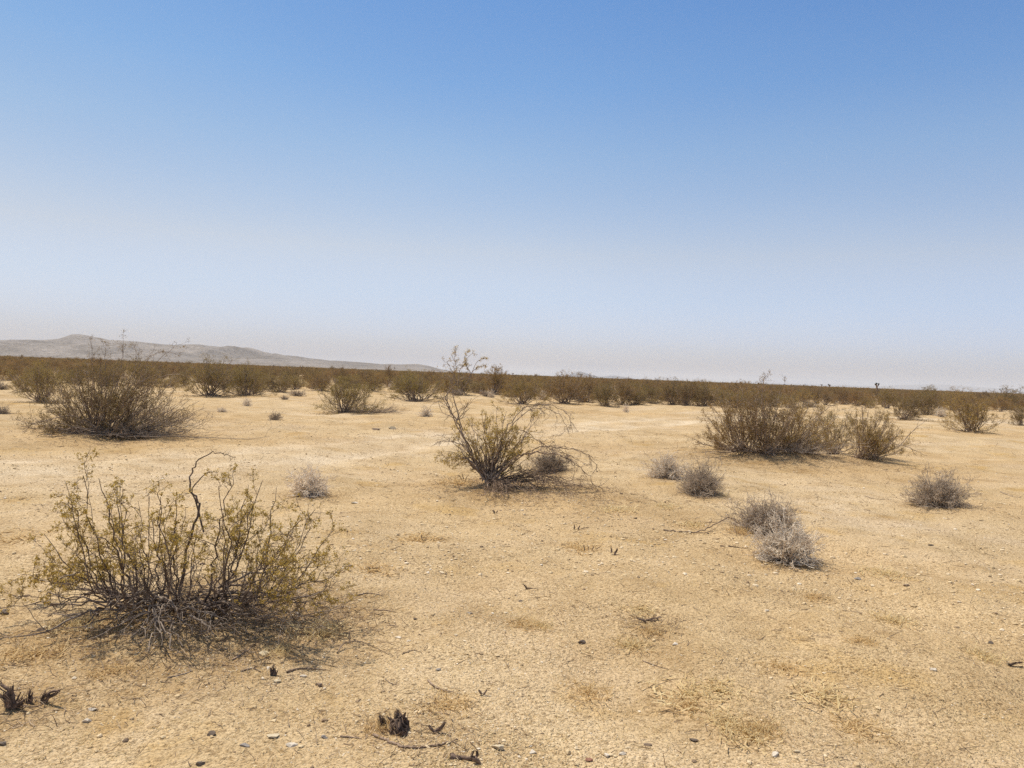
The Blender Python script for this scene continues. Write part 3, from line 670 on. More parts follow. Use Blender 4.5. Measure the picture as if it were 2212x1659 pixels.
# and to both sides, out of the picture, so that the plain does not end there
a2 = rr.uniform(.72, 1.25, 2500)*rr.choice([-1, 1], 2500); r2 = np.sqrt(rr.uniform(30**2, 400**2, 2500))
xs = np.concatenate([xs, r2*np.sin(a2)]); ys = np.concatenate([ys, r2*np.cos(a2)])
zs = hgt(xs, ys)-.02; n = len(xs)
rad_ = np.hypot(xs, ys)
scl = rr.uniform(.8, 1.12, n)*np.interp(rad_, [0, 300, 2000], [1, 1.1, 1.9]); 
szz = rr.uniform(.62, 1.1, n)*np.where(rr.uniform(size=n) < .04, 1.4, 1.0)
me = bpy.data.meshes.new('scrub_points'); me.vertices.add(n); me.vertices.foreach_set('co', np.stack([xs, ys, zs], 1).astype(np.float32).ravel())
for nm, arr in (('sx', scl), ('sz', szz), ('rot', rr.uniform(0, 6.28, n))):
    t = me.attributes.new(nm, 'FLOAT', 'POINT'); t.data.foreach_set('value', arr.astype(np.float32))
t = me.attributes.new('which', 'INT', 'POINT'); t.data.foreach_set('value', rr.integers(0, 4, n).astype(np.int32))
scrub = obj('distant_scrub', me)
tag(scrub, 'continuous brown belt of desert scrub reaching the horizon', 'scrub', kind='stuff')
ng = bpy.data.node_groups.new('scatter_scrub', 'GeometryNodeTree')
ng.interface.new_socket('Geometry', in_out='INPUT', socket_type='NodeSocketGeometry'); ng.interface.new_socket('Geometry', in_out='OUTPUT', socket_type='NodeSocketGeometry')
gi = ng.nodes.new('NodeGroupInput'); go = ng.nodes.new('NodeGroupOutput')
jn = ng.nodes.new('GeometryNodeJoinGeometry')
def nattr(nm, ty='FLOAT'):
    q = ng.nodes.new('GeometryNodeInputNamedAttribute'); q.data_type = ty; q.inputs[0].default_value = nm; return q.outputs[0]
farparts = {}
for o in list(COL.objects):
    if o.parent and o.data and o.data.name.startswith('creosote_far_v') and o.data.name not in farparts: farparts[o.data.name] = o
for k in range(4):
    jj = ng.nodes.new('GeometryNodeJoinGeometry')
    for part in ('branches', 'foliage'):
        src = farparts['creosote_far_v%d_%s' % (k, part)]
        oi = ng.nodes.new('GeometryNodeObjectInfo'); oi.inputs['Object'].default_value = src; oi.transform_space = 'ORIGINAL'
        ng.links.new(oi.outputs['Geometry'], jj.inputs[0])
    ip = ng.nodes.new('GeometryNodeInstanceOnPoints')
    cmp = ng.nodes.new('FunctionNodeCompare'); cmp.data_type = 'INT'; cmp.operation = 'EQUAL'
    ng.links.new(nattr('which', 'INT'), cmp.inputs[2]); cmp.inputs[3].default_value = k
    m2p = ng.nodes.new('GeometryNodeMeshToPoints')
    ng.links.new(gi.outputs[0], m2p.inputs[0]); ng.links.new(m2p.outputs[0], ip.inputs['Points']); ng.links.new(cmp.outputs[0], ip.inputs['Selection'])
    gti = ng.nodes.new('GeometryNodeGeometryToInstance'); ng.links.new(jj.outputs[0], gti.inputs[0]); ng.links.new(gti.outputs[0], ip.inputs['Instance'])
    c1 = ng.nodes.new('ShaderNodeCombineXYZ'); ng.links.new(nattr('rot'), c1.inputs[2]); ng.links.new(c1.outputs[0], ip.inputs['Rotation'])
    c2 = ng.nodes.new('ShaderNodeCombineXYZ'); ng.links.new(nattr('sx'), c2.inputs[0]); ng.links.new(nattr('sx'), c2.inputs[1]); ng.links.new(nattr('sz'), c2.inputs[2]); ng.links.new(c2.outputs[0], ip.inputs['Scale'])
    ng.links.new(ip.outputs[0], jn.inputs[0])
ng.links.new(jn.outputs[0], go.inputs[0])
md = scrub.modifiers.new('scatter', 'NODES'); md.node_group = ng

# ================================================================== dry grey shrubs
def shrub_mesh(name, seed, H, W, n, mat, dens=1.0, thin=.0022, lod=0):
    rng = np.random.default_rng(seed); g = Geo()
    az = rng.uniform(0, 2*math.pi, n); el = np.arcsin(rng.uniform(.02, 1, n))
    lob = 1+.22*np.sin(az*2+rng.uniform(0, 6))+.13*np.sin(az*5+el*4+rng.uniform(0, 6)); az = az+.25*np.sin(az*3+rng.uniform(0, 6))
    d = np.stack([np.cos(az)*np.cos(el)*W/2, np.sin(az)*np.cos(el)*W/2, np.sin(el)*H], 1)*lob[:, None]; L = np.linalg.norm(d, axis=1)
    s0 = rng.normal(0, W*.05, (n, 3)); s0[:, 2] = 0
    P = wander(rng, s0, d, L*rng.uniform(.45, 1.0, n), 6, .22, .0); R = taper(rng.uniform(1.2, 2.2, n)*thin, 6, .5)
    g.tubes(P, R, 3, rng, .003)
    k = (6, 4) if lod == 0 else (5, 2)
    P1, R1 = spawn(rng, P, R, k[0], .25, 1, 48, .36, .7, 4, .38, .03, thin*.9); g.tubes(P1, R1, 3, rng, .003)
    P2, R2 = spawn(rng, P1, R1, k[1], .2, 1, 55, .45, .8, 3, .4, .03, thin*.75); g.tubes(P2, R2, 3, rng, .003)
    return g.mesh(name, mat)
def shrub(me, p, s, rz, label, group=None):
    o = obj('dry_shrub', me); o.location = tuple(map(float, p)); o.rotation_euler = (0, 0, rz); o.scale = s
    return tag(o, label, 'shrub', group)
near_shrubs = [ # px, py base, width px, top, mat, seed, label
 (1700, 1208, 138, 1112, M_SHRUB, 'pale grey twiggy shrub, nearest of the right-hand row, in front of a darker one', 380),
 (1655, 1152, 150, 1066, M_SHRUBD, 'dark grey shrub touching the pale one in the right-hand row', 380),
 (1512, 1066, 105, 990, M_SHRUBD, 'dense dark grey shrub, front one of the pair right of the centre bush', 340),
 (1440, 1030, 92, 975, M_SHRUB, 'paler shrub at the back left of the pair right of the centre bush', 320),
 (2028, 1090, 132, 1008, M_SHRUBD, 'lone grey-brown shrub on open sand at the right below the fan-shaped bush', 380),
 (666, 1066, 98, 1000, M_SHRUB, 'lone whitish shrub behind the right side of the left foreground bush', 340),
 (1186, 1020, 86, 962, M_SHRUBD, 'grey-violet shrub behind the low branches of the centre bush', 320),
]
for i, (px, py, w, ty, mt_, lb, n) in enumerate(near_shrubs):
    p = at(px, py); d = p[1]; W = w*d/FPX; H = (py-ty)*d/FPX*.98
    shrub(shrub_mesh('shrub_v%d' % i, 500+i, H, W*1.1, n if mt_ is M_SHRUB else int(n*1.35), mt_, thin=.0025 if mt_ is M_SHRUB else .0022), p, (1, 1, 1), 0, lb)
    litter(px, py+4, W*.55, .7)
sm = [shrub_mesh('small_shrub_v%d' % k, 600+k, .45, .8, 90, (M_SHRUB, M_SHRUBD)[k % 2], thin=.004, lod=1) for k in range(3)]
small = [(594, 907, 36, 880, 1, 'small brown-grey shrub left of the rounded bush on open sand'), (534, 877, 32, 857, 0, 'small pale round shrub below the pair of twin bushes'),
 (640, 856, 46, 836, 1, 'blue-grey low round shrub, right one of two tussocks at mid left'), (615, 862, 26, 848, 1, 'small brown tussock left of the blue-grey round shrub'),
 (921, 901, 44, 877, 0, 'small pale shrub on sand between the rounded bush and the centre bush'), (478, 890, 36, 878, 0, 'tiny thin shrub on sand right of the broad left bush'),
 (5, 894, 44, 866, 1, 'grey shrub cut by the left edge'), (0, 842, 46, 818, 1, 'farther grey shrub cut by the left edge above a nearer one'),
 (1352, 891, 22, 868, 0, 'tiny pale shrub standing in front of the scrub right of the blue peaks'), (1050, 857, 30, 838, 1, 'grey shrub between two bushes behind the centre bush'),
 (1165, 855, 44, 834, 1, 'dark grey shrub left of the dense clump below the blue peaks'), (2030, 900, 42, 878, 0, 'pale round shrub among dark bushes on the right'),
 (1325, 850, 40, 832, 0, 'pale shrub behind the dense clump below the blue peaks'), (680, 828, 28, 816, 0, 'pale shrub at the scrub edge left of the rounded bush'),
 (705, 826, 24, 817, 0, 'smaller pale shrub just right of another at the scrub edge'), (1750, 880, 50, 858, 1, 'grey shrub half hidden behind the right group'),
 (1910, 872, 40, 852, 0, 'pale shrub behind the fan-shaped bush'), (2150, 868, 40, 850, 1, 'grey shrub in the scrub near the right edge'),
 (60, 806, 50, 792, 1, 'grey shrub in the scrub at the far left'), (335, 822, 50, 808, 0, 'straw-pale shrub behind the broad left bush')]
for px, py, w, ty, k, lb in small:
    p = at(px, py); d = p[1]; W = w*d/FPX; H = (py-ty)*d/FPX
    shrub(sm[k if rg.uniform() < .5 or k == 1 else 2], p, (W/.75, W/.75, H/.45), rg.uniform(0, 6), lb)

FZ = {}
for k in range(34):
    for _ in range(200):
        a = rg.uniform(-.62, .62); r = rg.uniform(34, 95); x, y = r*math.sin(a), r*math.cos(a); px, py = px_of((x, y, 0))
        if py < front(px)+10 and 0 < px < 2212 and all(math.hypot(x-c[0], y-c[1]) > 1.5 for c in field): break
    z = next(z for z in ZONES if z[0] <= px < z[1]); w = rg.uniform(.6, 1.2)
    shrub(sm[rg.integers(3)], (x, y, float(hgt(x, y))), (w/.75, w/.75, w*rg.uniform(.55, .8)/.45), rg.uniform(0, 6), 'low pale shrub between the scrub bushes, '+z[2], 'low pale shrubs between the scrub bushes '+z[2])

# ================================================================== lone yucca trees on the horizon
def joshua(px, top, d, label, seed, thick=.28, arms=3):
    rng = np.random.default_rng(seed)
    g = G(px, top, d); x, Y = g[0], d; H = g[2]; z0 = float(hgt(x, Y))
    root = empty('yucca_tree', (x, Y, z0)); tag(root, label, 'tree')
    tk, cr = Geo(), Geo(); H -= z0
    p = bezier_path(rng, [[0, 0, -.1], [.05, 0, H*.35], [-.05*H*.3, 0, H*.72]], 8, .006)[None]; tk.tubes(p, taper([thick], 8, .75), 8, rng)
    top_ = p[0, -1]
    for k in range(arms):
        an = k*2*math.pi/arms+rng.uniform(-.4, .4)+.2; e = top_+np.array([math.cos(an)*H*.13, math.sin(an)*H*.12, H*rng.uniform(.08, .2)])
        q = bezier_path(rng, [top_, (top_+e)/2+np.array([math.cos(an)*.1, 0, -.05]), e], 5, .01)[None]; tk.tubes(q, taper([thick*.6], 5, .7), 6, rng)
        n = 130; u = unit(rng.normal(size=(n, 3))+np.array([0, 0, .35])); L = H*.085*rng.uniform(.7, 1.2, n)[:, None]
        c = e+rng.normal(0, H*.015, (n, 3)); w = unit(np.cross(u, rng.normal(size=(n, 3))))*H*.011
        V = np.stack([c-w, c+w, c+u*L], 1); cr.add(V, F3=np.arange(3*n).reshape(n, 3))
    obj('trunk', tk.mesh('yucca_trunk%d' % seed, M_BROWN, True), root); obj('crown', cr.mesh('yucca_crown%d' % seed, M_YUC), root)
M_YUC = leaf_mat('yucca_blades', (.05, .06, .025), (.09, .10, .045), (.12, .10, .06))
joshua(1895, 826, 170, 'thick-trunked yucca tree with two leafy heads standing alone above the right horizon', 1, .22, 3)
joshua(1463, 821, 330, 'small far yucca tree just right of the blue peaks', 2, .25, 3)
joshua(1108, 804, 300, 'tiny yucca tree on the skyline right of the centre bush sprig', 3, .2, 2)
joshua(1256, 807, 420, 'yucca tree silhouetted against the left blue peak', 4, .3, 4)
joshua(1696, 829, 260, 'small yucca tree just right of the tallest twigs of the right group', 5, .22, 3)
joshua(2163, 838, 280, 'thin yucca tree on the skyline near the right edge', 6, .16, 2)
joshua(1775, 829, 320, 'left one of two tiny yucca trees above the right group', 7, .2, 2)
joshua(1792, 829, 250, 'right one of two tiny yucca trees above the right group', 8, .2, 3)

# ================================================================== hills and far mountains
def hills(name, ridge, yc, wf, wb, nx, ny, mat, namp, seed):
    rng = np.random.default_rng(seed)
    pts = np.array([G(px, py, yc) for px, py in ridge]); X = np.linspace(pts[0, 0], pts[-1, 0], nx); Hc = np.interp(X, pts[:, 0], pts[:, 2])
    ker = np.hanning(3); ker /= ker.sum(); Hc = np.convolve(np.pad(Hc, 1, 'edge'), ker, 'valid')
    T = np.linspace(-1, 1, ny); XX, TT = np.meshgrid(X, T)
    YY = yc+np.where(TT < 0, TT*wf, TT*wb)
    prof = (1-np.abs(TT))**1.25
    nz = 0*XX
    for k in range(34):
        L = (wf+wb)*.5*2.0**(-rng.uniform(0.3, 4.3)); a = rng.uniform(0, 2*math.pi) if k % 3 else rng.normal(0, .25)
        nz += L*np.sin(2*math.pi/L*(XX*math.cos(a)+YY*math.sin(a)*.6)+rng.uniform(0, 6.3)+1.5*np.sin(3.1/L*(XX*.7-YY)+k))
    nz /= np.abs(nz).max()
    Hm = Hc[None, :]
    ZZ = Hm*(prof + namp*nz*(1-np.abs(TT))**.6*np.abs(TT)**.5*1.6 + .010*namp*0)
    ZZ += Hm*.02*np.sin(XX/31+YY/57)*np.abs(TT)*(1-np.abs(TT))
    ZZ = np.where(np.abs(TT) > .985, -.4, np.maximum(ZZ, -.4))
    V = np.stack([XX, YY, ZZ], -1).reshape(-1, 3)
    i = np.arange(ny-1)[:, None]*nx+np.arange(nx-1)[None]; i = i.ravel()
    return tag(obj(name, mesh(name, V, [np.stack([i, i+1, i+nx+1, i+nx], 1)], mat, smooth=True)), kind='structure')
M_HILL, nt, b = newmat('hill_slopes'); v = texco(nt)
c = ramp(nt, noise(nt, v, .006, 6, .65), [(0.35, (.17, .14, .11)), (0.62, (.33, .28, .235))])
vo = nd(nt, 'ShaderNodeTexVoronoi'); vo.inputs['Scale'].default_value = .12; nt.links.new(v, vo.inputs['Vector'])
c = mix(nt, ramp(nt, vo.outputs['Distance'], [(.22, (.75, .75, .75)), (.42, (0, 0, 0))]), c, (.13, .10, .07))
c = mix(nt, ramp(nt, noise(nt, v, .05, 5, .75), [(.54, (0, 0, 0)), (.66, (.5, .5, .5))]), c, (.46, .41, .36))
nt.links.new(c, b.inputs['Base Color']); b.inputs['Roughness'].default_value = .95
bp = nd(nt, 'ShaderNodeBump'); bp.inputs['Strength'].default_value = .8; bp.inputs['Distance'].default_value = 14
nt.links.new(noise(nt, v, .03, 6, .7), bp.inputs['Height']); nt.links.new(bp.outputs[0], b.inputs['Normal'])
hills('hills', [(-1000, 740), (-700, 742), (-400, 752), (-200, 762), (-90, 760), (0, 750), (40, 741), (70, 735), (110, 734), (150, 732), (166, 727), (182, 723), (200, 727), (225, 733), (240, 737), (270, 736),
      (300, 737), (340, 741), (380, 745), (405, 743), (430, 742), (460, 746), (500, 752), (525, 752), (543, 751), (560, 757), (580, 764), (600, 769), (640, 769), (670, 774), (700, 778), (740, 780), (770, 781), (820, 786),
      (850, 789), (875, 787), (900, 786), (925, 790), (950, 797), (975, 802), (1000, 805)], 2600, 1150, 900, 420, 110, M_HILL, .6, 3)
M_MTN, nt, b = newmat('mountain_rock'); v = texco(nt)
nt.links.new(ramp(nt, noise(nt, v, .0012, 6, .7), [(0.35, (.06, .06, .07)), (0.65, (.13, .12, .12))]), b.inputs['Base Color']); b.inputs['Roughness'].default_value = .95
hills('distant_mountains', [(1205, 813.5), (1222, 811), (1238, 806.5), (1248, 803), (1256, 803), (1268, 806.5), (1282, 810.5), (1292, 814.0), (1305, 813.4), (1318, 811.2), (1330, 811.2), (1345, 814), (1362, 817.5)], 11000, 1500, 1500, 110, 30, M_MTN, .2, 4)
hills('distant_range', [(1560, 828), (1640, 826), (1700, 828), (1780, 831), (1850, 833), (1900, 834), (1960, 831), (2020, 829), (2060, 831), (2110, 835), (2170, 839), (2300, 836), (2600, 850)], 19000, 2500, 2500, 110, 24, M_MTN, .2, 6)

# ================================================================== loose things lying on the sand
def stick(path, r, label, seed, mat=M_BROWN, kids=3, lift=0.0, name='fallen_branch', arch=None, group=None):
    rng = np.random.default_rng(seed); pts = [at(x, y) for x, y in path]; B = pts[0].copy(); B[2] = hgt(B[0], B[1])
    loc = np.array([p-B for p in pts])
    for i, p in enumerate(loc): p[2] += r*.9+(arch[i] if arch else 0)
    p = bezier_path(rng, loc, 5*len(path), .006)[None]; rr = taper([r], 5*len(path), .35)
    g = Geo(); g.tubes(p, rr, 6, rng)
    if kids: q, qr = spawn(rng, p, rr, kids, .2, .95, 38, .22, .55, 4, .2, .0, .0012); g.tubes(q, qr, 4, rng)
    o = obj(name, g.mesh('stick%d' % seed, mat, True)); o.location = tuple(B); return tag(o, label, 'branch', group)
stick([(806,1590),(833,1600),(860,1612),(890,1617),(930,1614),(965,1606),(990,1600)], .0065, 'long curved brown stick bowing below the black stump in the foreground', 1)
stick([(925,1472),(938,1484),(958,1493),(984,1499)], .0055, 'short curved brown stick above and right of the black stump', 2, kids=1)
stick([(832,1468),(846,1478),(862,1481)], .003, 'tiny forked twig left of the short curved stick', 3, kids=2)
stick([(1433,1146),(1475,1150),(1520,1150),(1560,1142),(1585,1141),(1588,1158)], .008, 'long thin branch lying left of the dark grey shrub', 4, arch=[.0, .0, .02, .09, .09, .02], kids=4)
stick([(772,1287),(797,1282),(828,1288)], .005, 'straight dark stick right of the left foreground bush, upper one', 5)
stick([(806,1318),(838,1320),(856,1324)], .004, 'thin dark twig just below the upper stick beside the left foreground bush', 6, kids=2)
stick([(728,1412),(745,1400),(775,1398),(812,1405),(850,1418)], .004, 'thin arched twig on gravel below right of the left foreground bush', 7, arch=[0, .03, .03, .01, 0])
stick([(868,1414),(890,1406),(908,1408)], .003, 'small twig at the right end of the thin arched twig', 8)
stick([(735,1592),(760,1594),(782,1597)], .004, 'short dark twig left of the long curved stick', 9, kids=1)
stick([(0,1505),(35,1520),(60,1527),(85,1525),(92,1515)], .004, 'thin curved twig under the stump cluster at the left edge', 10)
stick([(362,1465),(385,1460),(402,1455),(412,1450),(405,1440),(380,1437)], .0035, 'pale hooked twig between the left foreground bush and the left stumps', 11, M_DEAD, kids=0)
stick([(1388,1428),(1420,1440),(1445,1447)], .003, 'thin reddish twig near the small grey stone right of centre', 12)
stick([(1508,1128),(1535,1129),(1558,1128)], .004, 'short straight twig above the long thin branch', 13, kids=0)
stick([(1555,1180),(1590,1183),(1625,1188)], .005, 'dark bark strip pointing at the pale shrub', 14, M_STUMP, kids=4)
stick([(2160,1058),(2185,1072),(2205,1075)], .006, 'grey stick on sand near the right edge', 15, M_DEAD, kids=1)
stick([(2128,908),(2150,912),(2185,917),(2210,920)], .012, 'long low branch lying right of the leafy bush at far right', 16, M_DEAD, kids=5, arch=[.1, .08, .05, .02])
stick([(1868,1072),(1890,1078),(1912,1080)], .005, 'small dark twig left of the lone shrub on the right', 17)
stick([(620,1454),(640,1447),(670,1446),(705,1448)], .006, 'bundle-like brown stick beside the small stump under the left foreground bush', 18, kids=7)
stick([(520,1452),(545,1445),(562,1452)], .005, 'short brown stick left of the small stump under the foreground bush', 19, kids=2)
stick([(500,1428),(535,1405),(560,1385)], .005, 'leaning dark twig below the roots of the left foreground bush', 20, kids=5)

def stump(spec, base, label, seed, mat=M_STUMP, hump=None):
    """prongs given as pixel polylines with a radius at their foot"""
    rng = np.random.default_rng(seed); B = at(*base); B[2] -= .005; Y = B[1]; g = Geo()
    for path, r, d in spec:
        p = bezier_path(rng, [G(x, y, Y+d)-B for x, y in path], 8, .02)[None]
        rr = taper([r], 8, .3)*rng.uniform(.75, 1.25, (1, 9)); g.tubes(p, rr, 6, rng)
        q, qr = spawn(rng, p, rr, 3, .4, 1, 18, .4, .4, 3, .15, 0, .0015); g.tubes(q, qr, 4, rng)
        # fibrous splinters along the wood
        s_ = p+rng.normal(0, r*.45, (5, 1, 3)); g.tubes(s_, np.repeat(rr, 5, 0)*.3, 4, rng)
    if hump:
        for hx, hy, hr, hz in hump:
            c = G(hx, hy, Y)-B; n = 60
            a0 = rng.uniform(0, 2*math.pi, n); s0 = np.stack([c[0]+np.cos(a0)*hr, np.sin(a0)*hr, np.full(n, -.01)], 1)
            topp = np.stack([c[0]+rng.normal(0, hr*.25, n), rng.normal(0, hr*.25, n), np.full(n, hz)+rng.normal(0, .008, n)], 1)
            mid_ = (s0+topp)/2; mid_[:, 2] += hz*.25; mid_[:, :2] += (s0[:, :2]-c[None, :2]*[1, 0])*.2
            P = np.array([bezier_path(rng, [s0[k], mid_[k], topp[k]], 6, .03) for k in range(n)])
            g.tubes(P, taper(np.full(n, .008), 6, .5), 4, rng)
    o = obj('charred_stump', g.mesh('stump%d' % seed, mat, True)); o.location = tuple(B); return tag(o, label, 'stump')
stump([([(862,1565),(858,1548),(860,1535)], .012, 0), ([(868,1562),(872,1550),(876,1540)], .010, 0), ([(850,1565),(845,1555),(838,1549)], .010, .02), ([(866,1575),(875,1565),(878,1552)], .014, 0)],
      (862, 1578), 'black knotty stump with short prongs in the centre foreground', 1, hump=[(862, 1570, .04, .06)])
stump([([(828,1570),(824,1558),(820,1545)], .009, 0), ([(834,1568),(832,1556),(828,1550)], .007, 0), ([(822,1572),(818,1562),(816,1555)], .005, 0)], (828, 1572), 'small pointed stump among straw just left of the black knotty stump', 2)
stump([([(872,1582),(876,1590),(882,1598)], .014, -.02), ([(866,1580),(870,1588),(876,1594)], .010, -.03)], (872, 1584), 'black splinter lying directly below the knotty stump', 3)
stump([([(942,1582),(934,1577),(926,1567)], .009, 0), ([(940,1582),(952,1573),(962,1560)], .009, 0)], (941, 1583), 'V-shaped dark root end right of the black knotty stump', 4)
stump([([(972,1636),(990,1638),(1010,1637),(1028,1635)], .016, 0), ([(1025,1640),(1031,1630),(1030,1622)], .010, 0), ([(1024,1638),(1034,1645),(1036,1652)], .010, -.02), ([(1016,1638),(1020,1630),(1024,1622)], .006, 0)], (1004, 1640), 'low dark stump lying sideways at the bottom edge', 5)
stump([([(22,1525),(20,1508),(16,1490),(2,1478)], .016, 0), ([(26,1525),(27,1505),(28,1482)], .014, 0), ([(30,1527),(42,1520),(52,1512)], .014, 0), ([(20,1528),(14,1512),(0,1500)], .011, -.03), ([(34,1520),(40,1505),(44,1495)], .006, .03), ([(24,1528),(34,1524),(48,1522)], .018, 0)],
      (26, 1531), 'largest forked black stump at the left edge', 6)
stump([([(62,1517),(64,1508),(66,1490)], .010, 0), ([(66,1518),(68,1506),(70,1496)], .008, 0)], (64, 1518), 'thin upright stump between the forked one and the curved one at left', 7)
stump([([(92,1517),(96,1504),(112,1494),(130,1490)], .010, 0), ([(100,1515),(108,1505),(122,1497),(130,1492)], .008, 0), ([(93,1516),(94,1505),(98,1494)], .005, 0)], (95, 1518), 'curved split stump bending right, rightmost of the left-edge stumps', 8)
stump([([(588,1457),(586,1449),(584,1442)], .012, 0), ([(592,1457),(593,1450),(592,1444)], .009, 0), ([(596,1458),(598,1452),(600,1449)], .006, 0)], (590, 1459), 'small black stump below the left foreground bush', 9)
stump([([(1394,1341),(1384,1338),(1376,1335)], .009, 0), ([(1396,1340),(1410,1336),(1428,1333)], .010, .02), ([(1392,1342),(1398,1348),(1402,1352)], .007, -.03), ([(1400,1338),(1412,1340),(1418,1344)], .006, 0)], (1396, 1343), 'dark flattened root stub lying in straw right of centre', 10)
stump([([(1321,1193),(1321,1188),(1320,1182)], .010, 0), ([(1328,1195),(1332,1190),(1333,1185)], .010, 0), ([(1326,1197),(1332,1199),(1336,1200)], .008, -.02)], (1325, 1198), 'two-pronged little black stump at mid centre', 11)
stump([([(1262,1188),(1262,1183),(1260,1179)], .006, 0), ([(1270,1188),(1271,1183),(1270,1178)], .005, 0), ([(1278,1189),(1281,1184),(1284,1178)], .005, 0), ([(1288,1188),(1292,1183),(1298,1180)], .005, 0)], (1272, 1190), 'row of short brown stubs left of the two-pronged stump', 12, M_BROWN)
stump([([(1240,1143),(1241,1138),(1240,1134)], .008, 0), ([(1248,1143),(1250,1139),(1252,1135)], .007, 0), ([(1256,1142),(1264,1140),(1272,1140)], .006, 0)], (1248, 1144), 'small pale brown stubs behind the row of short brown stubs', 13, M_BROWN)
stump([([(998,1036),(994,1030),(990,1026)], .009, 0), ([(1002,1036),(1000,1030),(999,1024)], .009, 0), ([(1006,1037),(1008,1031),(1012,1027)], .008, 0)], (1001, 1038), 'small clawed stump left of the foot of the centre bush', 14)
stump([([(1138,1271),(1134,1266),(1130,1261)], .007, 0), ([(1136,1271),(1146,1271),(1160,1272),(1172,1276)], .006, -.01)], (1138, 1272), 'thin dark hooked root lying alone in the middle', 15)
stump([([(1040,1499),(1037,1494),(1034,1490)], .006, 0), ([(1044,1500),(1048,1495),(1052,1489)], .006, 0)], (1042, 1502), 'tiny V-shaped brown stub right of the short curved stick', 16, M_BROWN)
stump([([(912,1166),(911,1160),(910,1156)], .009, 0), ([(918,1167),(920,1164),(921,1160)], .006, 0)], (914, 1168), 'small orange-brown stub in straw left of centre', 17, M_BROWN)
stump([([(800,1228),(796,1226),(792,1224)], .008, 0), ([(804,1228),(810,1227),(816,1227)], .006, 0)], (802, 1230), 'tiny dark stub in straw right of the left foreground bush', 18, M_BROWN)
stump([([(2180,1436),(2195,1432),(2208,1430)], .009, 0), ([(2184,1440),(2198,1441),(2210,1440)], .007, 0)], (2190, 1440), 'dark root stub at the right edge of the foreground', 19)
stump([([(1068,1107),(1066,1104),(1064,1102)], .012, 0), ([(1072,1107),(1074,1105),(1075,1103)], .010, 0)], (1069, 1109), 'small brown clod-like stub below the centre bush', 20, M_BROWN)
litter(905, 1580, .30, .45); litter(40, 1525, .24, .7); litter(1400, 1345, .2, .5)

# icosahedron / icosphere for stones
def ico(sub):
    t = (1+5**.5)/2
    V = unit(np.array([(-1,t,0),(1,t,0),(-1,-t,0),(1,-t,0),(0,-1,t),(0,1,t),(0,-1,-t),(0,1,-t),(t,0,-1),(t,0,1),(-t,0,-1),(-t,0,1)], float))
    F = np.array([(0,11,5),(0,5,1),(0,1,7),(0,7,10),(0,10,11),(1,5,9),(5,11,4),(11,10,2),(10,7,6),(7,1,8),(3,9,4),(3,4,2),(3,2,6),(3,6,8),(3,8,9),(4,9,5),(2,4,11),(6,2,10),(8,6,7),(9,8,1)])
    for _ in range(sub):
        mids = {}; V = list(V); NF_ = []
        def md_(a, b):
            k = (min(a, b), max(a, b))
            if k not in mids: mids[k] = len(V); V.append(unit((V[a]+V[b])[None])[0])
            return mids[k]
        for a, b_, c_ in F:
            x, y, z = md_(a, b_), md_(b_, c_), md_(c_, a); NF_ += [(a, x, z), (b_, y, x), (c_, z, y), (x, y, z)]
        V = np.array(V); F = np.array(NF_)
    return V, F
IV, IF = ico(0); IV2, IF2 = ico(2)
